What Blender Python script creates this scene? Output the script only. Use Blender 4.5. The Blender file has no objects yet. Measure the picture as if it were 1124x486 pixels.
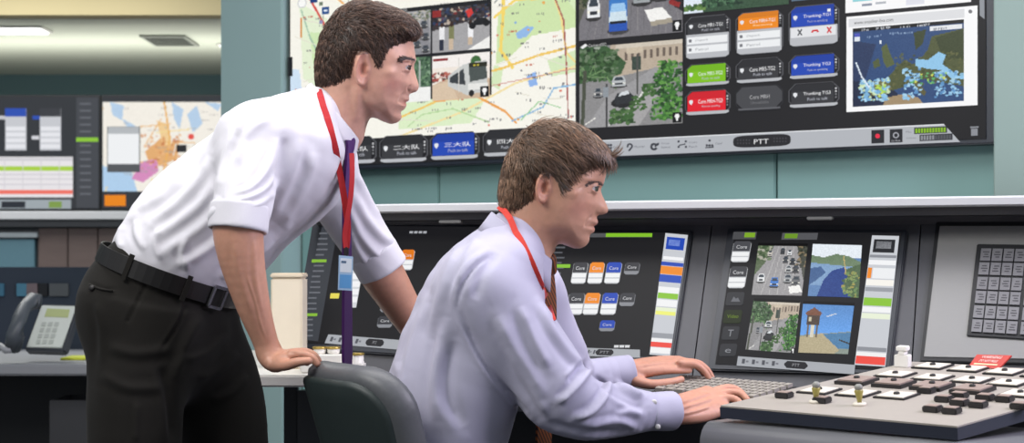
import bpy, bmesh, math, random
import numpy as np
from mathutils import Vector, Matrix

# ------------------------------------------------------------------ camera, light, exposure
SC = bpy.context.scene
COL = SC.collection
FPX = 1782.0            # focal length in pixels of the 1124 x 486 frame
CX, HY, CAMZ = 562.0, 285.0, 1.05
cam_d = bpy.data.cameras.new('camera')
cam = bpy.data.objects.new('camera', cam_d)
COL.objects.link(cam)
cam.location = (0, 0, CAMZ)
cam.rotation_euler = (math.radians(90), 0, 0)
cam_d.sensor_width = 36.0
cam_d.lens = 36.0 * FPX / 1124.0
cam_d.shift_y = (HY - 243.0) / 1124.0
cam_d.clip_end = 60
cam_d.dof.use_dof = True
cam_d.dof.focus_distance = 3.45
cam_d.dof.aperture_fstop = 6.0
SC.camera = cam
SC.view_settings.view_transform = 'Standard'
SC.view_settings.look = 'None'
SC.view_settings.gamma = 1.0
SC.view_settings.use_curve_mapping = False
SC.view_settings.exposure = 0.0

wd = bpy.data.worlds.new('room_ambient')
SC.world = wd
wd.use_nodes = True
wd.node_tree.nodes['Background'].inputs[0].default_value = (0.80, 0.86, 0.95, 1)
wd.node_tree.nodes['Background'].inputs[1].default_value = 0.40


def area_light(name, loc, size, power, color=(1, 1, 1), target=None):
    ld = bpy.data.lights.new(name, 'AREA')
    ld.shape = 'RECTANGLE'
    ld.size, ld.size_y = size
    ld.energy = power
    ld.color = color
    o = bpy.data.objects.new(name, ld)
    COL.objects.link(o)
    o.location = loc
    if target is not None:
        o.rotation_euler = (Vector(target) - Vector(loc)).to_track_quat('-Z', 'Y').to_euler()
    return o


area_light('ceiling_light_front', (-1.6, 1.6, 2.75), (1.4, 0.9), 52, (1.0, 0.98, 0.95), (-0.1, 3.3, 1.0))
area_light('ceiling_light_middle', (0.0, 3.3, 2.8), (2.4, 1.0), 48, (1.0, 0.98, 0.97))
area_light('lavender_side_fill', (2.5, 2.5, 2.3), (1.4, 1.0), 70, (0.86, 0.80, 1.0), (0.0, 3.3, 1.1))  # added lavender fill from the right, stands in for the screens' glow
area_light('far_ceiling_fill', (-2.6, 9.35, 1.75), (3.2, .25), 21, (1.0, 1.0, 0.95), (-2.6, 9.6, 3.0))  # added lamp with no known source, brightens the far ceiling from below
area_light('ceiling_light_rear', (-2.6, 7.4, 2.6), (2.0, 1.0), 55, (1.0, 1.0, 0.97))


# ------------------------------------------------------------------ helpers
def P(px, py, d):
    return Vector(((px - CX) / FPX * d, d, CAMZ - (py - HY) / FPX * d))


class Plane:
    def __init__(self, p, n):
        self.p = Vector(p)
        self.n = Vector(n).normalized()
        if self.n.dot(Vector((0, 0, CAMZ)) - self.p) < 0:
            self.n = -self.n

    def hit(self, px, py, off=0.0):
        r = Vector(((px - CX) / FPX, 1.0, -(py - HY) / FPX))
        o = Vector((0, 0, CAMZ))
        p0 = self.p + self.n * off
        t = (p0 - o).dot(self.n) / r.dot(self.n)
        return o + r * t


def lin(c):
    if isinstance(c, str):
        c = tuple(int(c[i:i + 2], 16) / 255 for i in (0, 2, 4))
    return tuple((x / 12.92 if x <= 0.04045 else ((x + 0.055) / 1.055) ** 2.4) for x in c)


MATS = {}


def mat(name, col, rough=0.5, metal=0.0, var=0.06, scale=30.0, bump=0.0, coat=0.0, stretch=None, sheen=0.0, spec=None):
    if name in MATS:
        return MATS[name]
    m = bpy.data.materials.new(name)
    m.use_nodes = True
    nt = m.node_tree
    b = nt.nodes['Principled BSDF']
    c = lin(col)
    tc = nt.nodes.new('ShaderNodeTexCoord')
    mp = nt.nodes.new('ShaderNodeMapping')
    nt.links.new(tc.outputs['Object'], mp.inputs[0])
    if stretch:
        mp.inputs['Scale'].default_value = stretch
    n = nt.nodes.new('ShaderNodeTexNoise')
    n.inputs['Scale'].default_value = scale
    n.inputs['Detail'].default_value = 5
    nt.links.new(mp.outputs[0], n.inputs['Vector'])
    mx = nt.nodes.new('ShaderNodeMix')
    mx.data_type = 'RGBA'
    mx.inputs['A'].default_value = tuple(max(0, x * (1 - var)) for x in c) + (1,)
    mx.inputs['B'].default_value = tuple(min(1, x * (1 + var)) for x in c) + (1,)
    nt.links.new(n.outputs['Fac'], mx.inputs['Factor'])
    nt.links.new(mx.outputs['Result'], b.inputs['Base Color'])
    b.inputs['Roughness'].default_value = rough
    b.inputs['Metallic'].default_value = metal
    b.inputs['Coat Weight'].default_value = coat
    b.inputs['Sheen Weight'].default_value = sheen
    if spec is not None:
        b.inputs['Specular IOR Level'].default_value = spec
    if bump:
        bp = nt.nodes.new('ShaderNodeBump')
        bp.inputs['Strength'].default_value = bump
        bp.inputs['Distance'].default_value = 0.002
        nt.links.new(n.outputs['Fac'], bp.inputs['Height'])
        nt.links.new(bp.outputs[0], b.inputs['Normal'])
    MATS[name] = m
    return m


def glow(name, col, strength=1.0, gloss=0.25):
    """a lit bit of a display: emits its own colour"""
    if name in MATS:
        return MATS[name]
    m = bpy.data.materials.new(name)
    m.use_nodes = True
    b = m.node_tree.nodes['Principled BSDF']
    b.inputs['Base Color'].default_value = (0.01, 0.01, 0.01, 1)
    b.inputs['Roughness'].default_value = gloss
    b.inputs['Specular IOR Level'].default_value = 0.08
    b.inputs['Emission Color'].default_value = lin(col) + (1,)
    b.inputs['Emission Strength'].default_value = strength
    MATS[name] = m
    return m


def gcol(c, s=1.0):
    return glow('display_' + c, c, s)


def attr_glow():
    if 'display_picture' in MATS:
        return MATS['display_picture']
    m = bpy.data.materials.new('display_picture')
    m.use_nodes = True
    nt = m.node_tree
    b = nt.nodes['Principled BSDF']
    a = nt.nodes.new('ShaderNodeAttribute')
    a.attribute_name = 'Col'
    b.inputs['Base Color'].default_value = (0.01, 0.01, 0.01, 1)
    b.inputs['Roughness'].default_value = 0.3
    b.inputs['Specular IOR Level'].default_value = 0.15
    nt.links.new(a.outputs['Color'], b.inputs['Emission Color'])
    b.inputs['Emission Strength'].default_value = 1.0
    MATS['display_picture'] = m
    return m


def link(name, me, m=None, parent=None, smooth=False):
    o = bpy.data.objects.new(name, me)
    COL.objects.link(o)
    if m is not None:
        me.materials.append(m)
    if parent is not None:
        o.parent = parent
        o.matrix_parent_inverse = Matrix.Translation(-parent.location) if parent.type == 'EMPTY' else Matrix()
    if smooth:
        me.polygons.foreach_set('use_smooth', [True] * len(me.polygons))
    return o


def mesh(name, V, F, m=None, parent=None, smooth=False):
    me = bpy.data.meshes.new(name)
    me.from_pydata([tuple(v) for v in V], [], F)
    me.update()
    return link(name, me, m, parent, smooth)


def from_bm(name, bm, m=None, parent=None, smooth=False):
    bmesh.ops.recalc_face_normals(bm, faces=bm.faces[:])
    me = bpy.data.meshes.new(name)
    bm.to_mesh(me)
    bm.free()
    return link(name, me, m, parent, smooth)


def tag(o, label, cat, group=None, kind=None):
    if label:
        o['label'] = label
    if cat:
        o['category'] = cat
    if group:
        o['group'] = group
    if kind:
        o['kind'] = kind
    return o


def thing(name, label, cat, loc=(0, 0, 0), group=None):
    o = bpy.data.objects.new(name, None)
    COL.objects.link(o)
    o.empty_display_size = 0.05
    o.location = loc
    bpy.context.view_layer.update()
    return tag(o, label, cat, group)


def extrude(name, pts, vec, m, parent=None, bevel=0.0, seg=2, smooth=False):
    """closed polygon pts (3D) swept by vec"""
    bm = bmesh.new()
    a = [bm.verts.new(p) for p in pts]
    b = [bm.verts.new(Vector(p) + Vector(vec)) for p in pts]
    bm.faces.new(a)
    bm.faces.new(b[::-1])
    n = len(pts)
    for i in range(n):
        bm.faces.new((a[i], b[i], b[(i + 1) % n], a[(i + 1) % n]))
    bmesh.ops.recalc_face_normals(bm, faces=bm.faces[:])
    if bevel:
        bmesh.ops.bevel(bm, geom=bm.edges[:], offset=bevel, segments=seg, affect='EDGES', clamp_overlap=True)
    return from_bm(name, bm, m, parent, smooth)


def slab(name, pl, quad, f, b, m, parent=None, bevel=0.0):
    """polygon of pixels on plane pl, from height b to height f above it"""
    pts = [pl.hit(x, y, 0) + pl.n * b for x, y in quad]
    return extrude(name, pts, pl.n * (f - b), m, parent, bevel)


def box(name, c, size, m, parent=None, bevel=0.0, rot=0.0, seg=2, smooth=False):
    bm = bmesh.new()
    bmesh.ops.create_cube(bm, size=1.0)
    bmesh.ops.scale(bm, vec=size, verts=bm.verts)
    if bevel:
        bmesh.ops.bevel(bm, geom=bm.edges[:], offset=bevel, segments=seg, affect='EDGES', clamp_overlap=True)
    if rot:
        bmesh.ops.rotate(bm, matrix=Matrix.Rotation(rot, 3, 'Z'), verts=bm.verts)
    bmesh.ops.translate(bm, vec=c, verts=bm.verts)
    return from_bm(name, bm, m, parent, smooth)


def tube(name, pts, rad, m, parent=None, seg=10, cap=True, flat=None):
    """round (or flattened: flat=(normal, ratio)) tube through pts"""
    V, F = [], []
    pts = [Vector(p) for p in pts]
    n = len(pts)
    up = Vector((0, 0, 1))
    for i, p in enumerate(pts):
        t = (pts[min(i + 1, n - 1)] - pts[max(i - 1, 0)]).normalized()
        if flat:
            nn = Vector(flat[0][i] if isinstance(flat[0], list) else flat[0])
            nn = (nn - t * nn.dot(t)).normalized()
        else:
            nn = (up - t * up.dot(t))
            if nn.length < 0.05:
                nn = Vector((1, 0, 0)) - t * t.x
            nn.normalize()
        bb = t.cross(nn)
        r = rad[i] if isinstance(rad, (list, tuple)) else rad
        k = flat[1] if flat else 1.0
        for j in range(seg):
            a = 2 * math.pi * j / seg
            V.append(p + bb * math.cos(a) * r + nn * math.sin(a) * r * k)
    for i in range(n - 1):
        for j in range(seg):
            F.append((i * seg + j, i * seg + (j + 1) % seg, (i + 1) * seg + (j + 1) % seg, (i + 1) * seg + j))
    if cap:
        F.append(tuple(range(seg))[::-1])
        F.append(tuple((n - 1) * seg + j for j in range(seg)))
    return mesh(name, V, F, m, parent, True)


def lathe(name, prof, c, m, parent=None, seg=24, axis=None):
    V, F = [], []
    n = len(prof)
    for r, z in prof:
        for j in range(seg):
            a = 2 * math.pi * j / seg
            V.append(Vector((r * math.cos(a), r * math.sin(a), z)))
    for i in range(n - 1):
        for j in range(seg):
            F.append((i * seg + j, i * seg + (j + 1) % seg, (i + 1) * seg + (j + 1) % seg, (i + 1) * seg + j))
    F.append(tuple(range(seg))[::-1])
    F.append(tuple((n - 1) * seg + j for j in range(seg)))
    R = Vector((0, 0, 1)).rotation_difference(Vector(axis)).to_matrix() if axis is not None else Matrix.Identity(3)
    V = [R @ v + Vector(c) for v in V]
    return mesh(name, V, F, m, parent, True)


_tx = {}


def text_geo(s):
    if s not in _tx:
        c = bpy.data.curves.new('lettering', 'FONT')
        c.body = s
        c.resolution_u = 2
        o = bpy.data.objects.new('lettering', c)
        COL.objects.link(o)
        bpy.context.view_layer.update()
        me = o.to_mesh()
        V = np.array([v.co[:2] for v in me.vertices])
        F = [tuple(p.vertices) for p in me.polygons]
        o.to_mesh_clear()
        bpy.data.objects.remove(o)
        bpy.data.curves.remove(c)
        lo, hi = V.min(0), V.max(0)
        lo[1] = min(lo[1], 0)
        hi[1] = max(hi[1], 0.7)
        _tx[s] = ((V - lo) / (hi - lo), F)
    return _tx[s]


def bil(q, u, v):
    """q = TL TR BR BL pixel quad, u right, v down"""
    (ax, ay), (bx, by), (cx, cy), (dx, dy) = q
    return ((ax * (1 - u) + bx * u) * (1 - v) + (dx * (1 - u) + cx * u) * v,
            (ay * (1 - u) + by * u) * (1 - v) + (dy * (1 - u) + cy * u) * v)


def text(pl, s, q, off, m, parent, name='lettering'):
    V, F = text_geo(s)
    pts = [pl.hit(*bil(q, u, 1 - v), 0) + pl.n * off for u, v in V]
    return mesh(name, pts, F, m, parent)


def picture(pl, q, img, off, parent, name='picture'):
    """a display picture: fine grid carrying colours, 1 mm thick edge"""
    h, w = img.shape[:2]
    V = []
    for j in range(h + 1):
        for i in range(w + 1):
            V.append(pl.hit(*bil(q, i / w, j / h), 0) + pl.n * off)
    F = []
    for j in range(h):
        for i in range(w):
            a = j * (w + 1) + i
            F.append((a, a + w + 1, a + w + 2, a + 1))
    me = bpy.data.meshes.new(name)
    me.from_pydata(V, [], F)
    ca = me.color_attributes.new('Col', 'FLOAT_COLOR', 'CORNER')
    c = np.clip(img, 0, 1).reshape(-1, 3)
    c = np.where(c <= 0.04045, c / 12.92, ((c + 0.055) / 1.055) ** 2.4)
    cc = np.ones((h * w, 4, 4), np.float32)
    cc[:, :, :3] = c[:, None, :]
    ca.data.foreach_set('color', cc.ravel())
    me.update()
    return link(name, me, attr_glow(), parent)


# ------------------------------------------------------------------ tiny raster painter for the display pictures
class Cv:
    def __init__(self, w, h, col):
        self.w, self.h = w, h
        self.a = np.empty((h, w, 3))
        self.a[:] = self.c(col)
        self.Y, self.X = np.mgrid[0:h, 0:w] + 0.5

    @staticmethod
    def c(col):
        return np.array([int(col[i:i + 2], 16) / 255 for i in (0, 2, 4)]) if isinstance(col, str) else np.array(col)

    def put(self, mask, col, al=1.0):
        self.a[mask] = self.a[mask] * (1 - al) + self.c(col) * al

    def rect(self, x0, y0, x1, y1, col, al=1.0):
        self.put((self.X >= x0) & (self.X < x1) & (self.Y >= y0) & (self.Y < y1), col, al)

    def poly(self, pts, col, al=1.0):
        m = np.zeros((self.h, self.w), bool)
        n = len(pts)
        for i in range(n):
            x0, y0 = pts[i]
            x1, y1 = pts[(i + 1) % n]
            if y0 == y1:
                continue
            m ^= ((self.Y < y0) != (self.Y < y1)) & (self.X < (x1 - x0) * (self.Y - y0) / (y1 - y0) + x0)
        self.put(m, col, al)

    def ell(self, x, y, rx, ry, col, al=1.0):
        self.put(((self.X - x) / rx) ** 2 + ((self.Y - y) / ry) ** 2 < 1, col, al)

    def line(self, pts, w, col, al=1.0):
        m = np.zeros((self.h, self.w), bool)
        for (x0, y0), (x1, y1) in zip(pts[:-1], pts[1:]):
            dx, dy = x1 - x0, y1 - y0
            t = np.clip(((self.X - x0) * dx + (self.Y - y0) * dy) / max(1e-6, dx * dx + dy * dy), 0, 1)
            m |= np.hypot(self.X - x0 - t * dx, self.Y - y0 - t * dy) < w / 2
        self.put(m, col, al)

    def specks(self, rng, n, box, cols, s=(1, 2.4), al=0.9):
        for _ in range(n):
            x, y = rng.uniform(box[0], box[2]), rng.uniform(box[1], box[3])
            self.ell(x, y, rng.uniform(*s), rng.uniform(*s) * 0.8, rng.choice(cols), al)

    def labels(self, rng, n, box, col='6b6b70', al=0.75):
        for _ in range(n):
            x, y = rng.uniform(box[0], box[2]), rng.uniform(box[1], box[3])
            for k in range(rng.randint(3, 7)):
                if rng.random() < 0.75:
                    self.rect(x + k * 1.6, y, x + k * 1.6 + 1.1, y + 1.6 + rng.random(), col, al)

    def noise(self, s, rng):
        self.a += np.array([[rng.uniform(-s, s) for _ in range(self.w)] for _ in range(self.h)])[:, :, None]
        return np.clip(self.a, 0, 1)
# ------------------------------------------------------------------ common materials
M_teal = mat('teal_panel_paint', '7ca29f', 0.55, var=0.03, scale=4)
M_teal2 = mat('grey_green_panel_paint', '7d918b', 0.6, var=0.03, scale=4)
M_black = mat('black_satin_plastic', '1b1c20', 0.45, var=0.1)
M_bezel = mat('dark_navy_bezel', '232a36', 0.4, var=0.06)
M_fascia = mat('charcoal_console_laminate', '4b4c51', 0.5, var=0.07, scale=60, bump=0.05)
M_fascia_dark = mat('dark_console_laminate', '37383d', 0.5, var=0.07, scale=60)
M_ledge = mat('pale_ledge_laminate', 'c9cacd', 0.4, var=0.03)
M_steel = mat('brushed_grey_metal', '8c8c8b', 0.45, metal=0.2, var=0.05, stretch=(2, 2, 40))
M_white = mat('white_plastic', 'e6e4de', 0.45, var=0.03)
M_carpet = mat('dark_carpet', '2c2e33', 0.95, var=0.3, scale=300, bump=0.3)

# ------------------------------------------------------------------ room shell
def structure(o):
    o['kind'] = 'structure'
    return o

structure(box('floor', (0.5, 5.5, -0.02), (14, 15, 0.04), M_carpet))

# screen wall: a vertical plane whose right end comes nearer to the viewer
VPX = -2090.0
def wall_d(px):
    return 4.35 * (1085 - VPX) / (px - VPX)
wa, wb = P(315, HY, wall_d(315)), P(1085, HY, wall_d(1085))
wu = (wb - wa).normalized()
WN = Vector((wu.y, -wu.x, 0))
W = Plane(wa, WN)
WN = W.n
def wxy(px, z, off=0):
    p = W.hit(px, HY, off)
    return Vector((p.x, p.y, z))

def wall_piece(name, x0, x1, z0, z1, back, front, m):
    a, b = wxy(x0, 0), wxy(x1, 0)
    pts = [a + WN * back, b + WN * back, b + WN * front, a + WN * front]
    pts = [Vector((p.x, p.y, z0)) for p in pts]
    return extrude(name, pts, (0, 0, z1 - z0), m, None, 0.004)

ob = structure(wall_piece('wall_back', 246, 1500, 0.0, 3.0, -0.30, -0.10, M_teal))
for k, (x0, x1) in enumerate(((316, 466.5), (467.5, 839), (841, 1096))):
    o = wall_piece('wall_panel', x0, x1, 0.02, 2.95, -0.10, -0.075, M_teal)
    o.parent = ob
structure(wall_piece('trim_1', 246, 313.5, 0.0, 3.0, -0.10, 0.02, mat('pale_teal_pillar_lit_tone', '9dbab8', .55, var=.03, scale=4)))  # own greyer tone, also paler: wall shade under the display put into colour
structure(wall_piece('trim_2', 1098, 1400, 0.0, 3.0, -0.10, 0.06, M_teal2))

# ------------------------------------------------------------------ the big wall display
WD = thing('wall_display', 'huge wall mounted display showing map, camera feeds, call buttons and weather page', 'display', wxy(700, 1.2))
def wy(y, x0, x1):
    return HY + (y - HY) * (x1 - VPX) / (x0 - VPX)
def wq(x0, yt, x1, yb):
    """upright rectangle on the wall: yt, yb given at its left edge"""
    return [(x0, yt), (x1, wy(yt, x0, x1)), (x1, wy(yb, x0, x1)), (x0, yb)]
def wr(x0, yt, x1, yb, f, m, parent, name, b=0.001, bevel=0.0):
    return slab(name, W, wq(x0, yt, x1, yb), f, b, m, parent, bevel)

slab('housing', W, wq(316, -105, 1095, 188.5), -0.004, -0.074, M_bezel, WD, 0.004)
M_scr = glow('display_dark_ground', '212124', 1.0, 0.3)
wr(317.5, -100, 1082, 184.0, 0.0, M_scr, WD, 'screen', -0.003)
wr(632.6, -100, 634.0, 184.0, 0.0012, M_black, WD, 'panel_seam', 0.0)

# ---- map window
rng = random.Random(4)
def paint_map(w, h):
    c = Cv(w, h, 'f6f4ea')
    S = w / 316.0
    R = lambda pts: [(x * S, y * S) for x, y in pts]
    c.poly(R([(10, 6), (45, 30), (60, 70), (40, 110), (14, 90)]), 'e4efd2')
    c.poly(R([(22, 40), (36, 42), (34, 70), (25, 75)]), 'cfe6b4')
    c.poly(R([(230, 40), (262, 26), (300, 22), (316, 40), (316, 62), (268, 66), (240, 88), (228, 92)]), 'cfe4ad')
    c.poly(R([(292, 0), (316, 0), (316, 46), (304, 30)]), 'd9ecc0')
    c.poly(R([(118, 118), (180, 110), (215, 128), (200, 150), (120, 152)]), 'dcedc6')
    c.poly(R([(226, 92), (236, 96), (232, 118), (222, 112)]), 'd5e8bd')
    c.poly(R([(285, 92), (316, 84), (316, 106), (290, 108)]), 'd5e8bd')
    c.poly(R([(64, 0), (90, 0), (88, 12), (70, 8)]), 'bcd8f0')
    c.poly(R([(250, 62), (262, 56), (271, 58), (262, 67), (252, 68)]), '93b9e6')
    c.poly(R([(262, 22), (276, 20), (275, 27), (264, 27)]), '9fc0ea')
    c.poly(R([(262, 106), (272, 102), (274, 116), (265, 117)]), '8fb4ea')
    c.poly(R([(0, 78), (10, 80), (14, 110), (0, 118)]), 'cfe2f4')
    c.line(R([(236, 0), (236, 40), (233, 78), (246, 96)]), 3.4 * S, 'f4d66c')
    c.line(R([(226, 44), (250, 28), (282, 30), (303, 24), (313, 0)]), 3.0 * S, 'f4d66c')
    c.line(R([(287, 0), (288, 18), (300, 50), (306, 86), (316, 96)]), 2.4 * S, 'f1dc92')
    c.line(R([(190, 104), (236, 96), (276, 86), (316, 80)]), 2.6 * S, 'f0c865')
    c.line(R([(120, 160), (190, 138), (250, 112), (316, 100)]), 2.0 * S, 'f3dfa2')
    c.line(R([(160, 125), (205, 122), (238, 140), (250, 152)]), 2.6 * S, 'eda554')
    c.line(R([(0, 130), (60, 128), (120, 140), (160, 126)]), 2.2 * S, 'f0c865')
    c.line(R([(275, 0), (292, 28), (303, 54), (306, 100), (308, 150)]), 1.6 * S, 'a95a58')
    c.line(R([(226, 30), (250, 0)]), 1.2 * S, '8c9290')
    c.line(R([(150, 120), (200, 116), (232, 112), (316, 102)]), 1.0 * S, 'd39a94')
    c.line(R([(20, 0), (36, 30), (42, 44)]), 2.4 * S, 'd6463a')
    c.line(R([(46, 0), (60, 14)]), 2.0 * S, 'f0b25f')
    c.line(R([(12, 14), (22, 46), (34, 70), (50, 100)]), 1.4 * S, '9dbfa8')
    c.line(R([(246, 150), (280, 138), (292, 120), (316, 118)]), 1.6 * S, '8ab8dc')
    c.line(R([(255, 150), (276, 132), (300, 140)]), 1.2 * S, '9ccf9a')
    c.line(R([(130, 150), (146, 138), (180, 134), (220, 150)]), 1.4 * S, 'b9d8a0')
    for k in range(26):
        x, y = rng.uniform(0, 300), rng.uniform(0, 150)
        a = rng.uniform(-0.5, 0.5)
        L = rng.uniform(10, 45)
        c.line(R([(x, y), (x + L * math.cos(a), y + L * math.sin(a))]), 0.9, 'e3dfcf')
    c.labels(rng, 150, (0, 0, w - 8, h - 3))
    c.labels(rng, 20, (0, 0, w - 8, h - 3), 'c0604c')
    c.specks(rng, 16, (220 * S, 0, w, h), ['6a9ae0', 'd86b56', 'e9a24c'], (1, 1.8))
    c.rect(22 * S, 0, 30 * S, 8 * S, '1d3f7c')
    c.rect(35 * S, 14 * S, 43 * S, 22 * S, '24508c')
    c.rect(37 * S, 17 * S, 41 * S, 19 * S, 'e8eef6')
    c.ell(13 * S, 7 * S, 5 * S, 5.5 * S, 'c4c6c8')
    c.ell(13 * S, 7 * S, 4 * S, 4.5 * S, 'f8f8f6')
    c.ell(34 * S, 10 * S, 2.4 * S, 2.4 * S, '6b7a66')
    c.ell(34 * S, 30 * S, 2.2 * S, 2.2 * S, '8f90b4')
    c.line(R([(12, 24), (12, 44)]), 2, 'd8924a')
    return c.noise(0.012, rng)
_mp = paint_map(316, 160)
mp = picture(W, wq(319, -81, 632, 156.5), np.vstack([_mp[79::-1], _mp]), 0.0016, WD, 'map_window')
mp['label'] = 'pale street map with green parks and yellow roads'
wr(316.8, 63, 321.5, 84, 0.004, M_black, WD, 'map_tab', 0.0017)

# ---- camera feeds
def car(c, x, y, w, h, col, glass='38424c'):
    c.ell(x + w * .5, y + h * .93, w * .62, h * .16, '232323', 0.8)
    c.poly([(x, y + h * .38), (x + w * .18, y), (x + w * .82, y), (x + w, y + h * .38), (x + w, y + h * .92), (x, y + h * .92)], col)
    c.poly([(x + w * .13, y + h * .4), (x + w * .25, y + h * .08), (x + w * .75, y + h * .08), (x + w * .87, y + h * .4)], glass)
    c.rect(x + w * .2, y + h * .62, x + w * .8, y + h * .8, '30343a')
    c.rect(x + w * .02, y + h * .58, x + w * .18, y + h * .7, 'f2f0e4')
    c.rect(x + w * .82, y + h * .58, x + w * .98, y + h * .7, 'f2f0e4')

def pin(c):
    w, h = c.w, c.h
    c.rect(w - 11, h - 13, w - 1, h - 1, '0c0d10')
    c.ell(w - 6, h - 8.5, 2.6, 3, 'f4f4f4')
    c.rect(w - 7, h - 6, w - 5, h - 2.5, 'f4f4f4')

def paint_traffic(w=114, h=48):
    c = Cv(w, h, '77757a')
    for k in range(14):
        c.line([(8 + k * 8, h), (20 + k * 6.4, 0)], 0.8, '8a8789' if k % 2 else '6b6a6e')
    c.poly([(0, 0), (12, 0), (0, 30)], '57594f')
    c.specks(rng, 30, (0, 0, 9, 14), ['404b34', '2e3828', '6b6a58'])
    car(c, 9, 2, 14, 24, 'e6e8ea')
    c.ell(43, 41, 12, 4, '2b2b2e', .7)
    c.poly([(33, 8), (36, 4), (50, 4), (53, 8), (53, 40), (33, 40)], '3b79c4')
    c.poly([(34, 20), (36, 11), (50, 11), (52, 20)], '9cc6ec')
    c.poly([(34, 20), (52, 20), (53, 31), (33, 31)], 'cfe0ea')
    c.poly([(33, 33), (53, 33), (53, 41), (33, 41)], '2a55b0')
    c.rect(34, 30, 52, 33, '20242c')
    car(c, 60, -8, 18, 23, '9da2a6')
    car(c, 80, -9, 20, 21, '6a6d70')
    c.poly([(72, 21), (92, 20), (102, 32), (78, 34)], 'f2f1ee')
    c.poly([(78, 34), (102, 32), (103, 37), (80, 39)], 'a59c8c')
    c.poly([(98, 6), (114, 2), (114, 26), (104, 20)], '26262a')
    c.poly([(100, 12), (112, 17), (110, 22), (99, 17)], '8e2b2a')
    c.ell(108, 0, 5, 4, 'd9a83c')
    pin(c)
    return c.noise(0.03, rng)

def paint_street(w=114, h=98):
    c = Cv(w, h, '8c8b8c')
    c.poly([(34, 0), (114, 0), (114, 26), (34, 40)], 'b9aa98')
    for k in range(9):
        c.rect(50 + k * 7, 10 - k * .3, 53.5 + k * 7, 20 - k * .3, '6d6158')
    c.rect(58, 16, 68, 32, '3d4a42')
    c.rect(40, 0, 114, 5, 'cfc5b6')
    c.rect(52, 5, 70, 12, 'c9bba6')
    c.poly([(0, 0), (30, 0), (52, 22), (46, 36), (0, 44)], '3c5a3a')
    c.poly([(6, 98), (30, 62), (84, 30), (92, 34), (60, 70), (46, 98)], '9b9a9c')
    c.poly([(38, 98), (94, 40), (100, 44), (66, 98)], 'a4a2a3')
    c.specks(rng, 200, (0, 4, 42, 42), ['2a4426', '3f5f38', '1f3020', '4d6b47', '6d7f66'], (1.2, 3.4))
    for k in range(9):
        a = -2.6 + k * .33
        c.line([(10, 36), (10 + 20 * math.cos(a), 36 + 15 * math.sin(a) + 2), (10 + 30 * math.cos(a), 40 + 16 * math.sin(a) + 12)], 1.6, '3d5f3a' if k % 2 else '6a8a5c')
    c.line([(6, 30), (3, 98)], 4, '4a4f42')
    c.line([(64, 14), (64, 60)], 1.8, '51524f')
    c.line([(30, 46), (30, 98)], 1.4, '3c3c3e')
    c.rect(26, 50, 32, 62, '8e959c')
    car(c, 36, 38, 15, 13, 'b9bdc0')
    car(c, 16, 50, 9, 12, '8e8f92')
    c.ell(48, 70, 13, 6, '262729')
    c.poly([(38, 66), (42, 58), (54, 56), (60, 62), (58, 70), (40, 72)], '2f3236')
    c.poly([(43, 62), (46, 57), (54, 56), (55, 60)], 'd5dade')
    c.line([(6, 94), (18, 86)], 1.3, 'eceae4')
    c.line([(32, 96), (60, 74), (72, 56)], 1.4, 'e4e4de')
    c.specks(rng, 90, (34, 78, 60, 95), ['2f4a2b', '3f6336', '58784a'], (1.5, 3.4))
    c.specks(rng, 50, (56, 64, 74, 80), ['39562f', '4d7040'], (1.2, 2.6))
    c.specks(rng, 50, (70, 50, 84, 64), ['39562f', '4d7040'], (1.2, 2.6))
    for _ in range(420):
        t = rng.random()
        x = rng.gauss(98, 9)
        y = rng.uniform(24, 92)
        if x > 84 - (y - 24) * .18 + abs(y - 58) * .1:
            c.ell(x, y, rng.uniform(1.2, 3), rng.uniform(1, 2.4), rng.choice(['2c5528', '447a35', '1f3d1f', '639a48', '356630']), .9)
    c.labels(rng, 2, (14, 1, 20, 2), 'c9c9c4')
    pin(c)
    return c.noise(0.03, rng)

def paint_crowd(w=66, h=52):
    c = Cv(w, h, 'a4a3a5')
    c.poly([(0, 26), (66, 14), (66, 0), (0, 0)], '3b3437')
    c.poly([(40, 52), (66, 38), (66, 52)], 'f0efec')
    c.specks(rng, 120, (0, 0, 66, 20), ['22242c', '2c3c5c', '7c2f30', '4d4d52', 'c8b6a4', '1d1e22', '3f5270'], (1.2, 2.8))
    c.rect(0, 2, 10, 10, '8c2c2c')
    c.poly([(38, 6), (45, 3), (47, 10), (42, 15)], 'd23c38')
    for x, col in ((8, 'e8e8ea'), (41, 'f0f0f2'), (19, '7d7f58')):
        c.rect(x, 22, x + 6, 38, col)
        c.ell(x + 3, 20, 2, 2.6, '3b2a24')
        c.rect(x + .5, 37, x + 5.5, 50 if x < 30 else 46, '2b3040' if x < 10 else 'c9b49c')
    c.ell(56, 20, 9, 4.5, '202226')
    c.ell(46, 24, 4, 4.4, '1c1d20')
    c.ell(62, 22, 4, 4.4, '1c1d20')
    return c.noise(0.03, rng)

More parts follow.
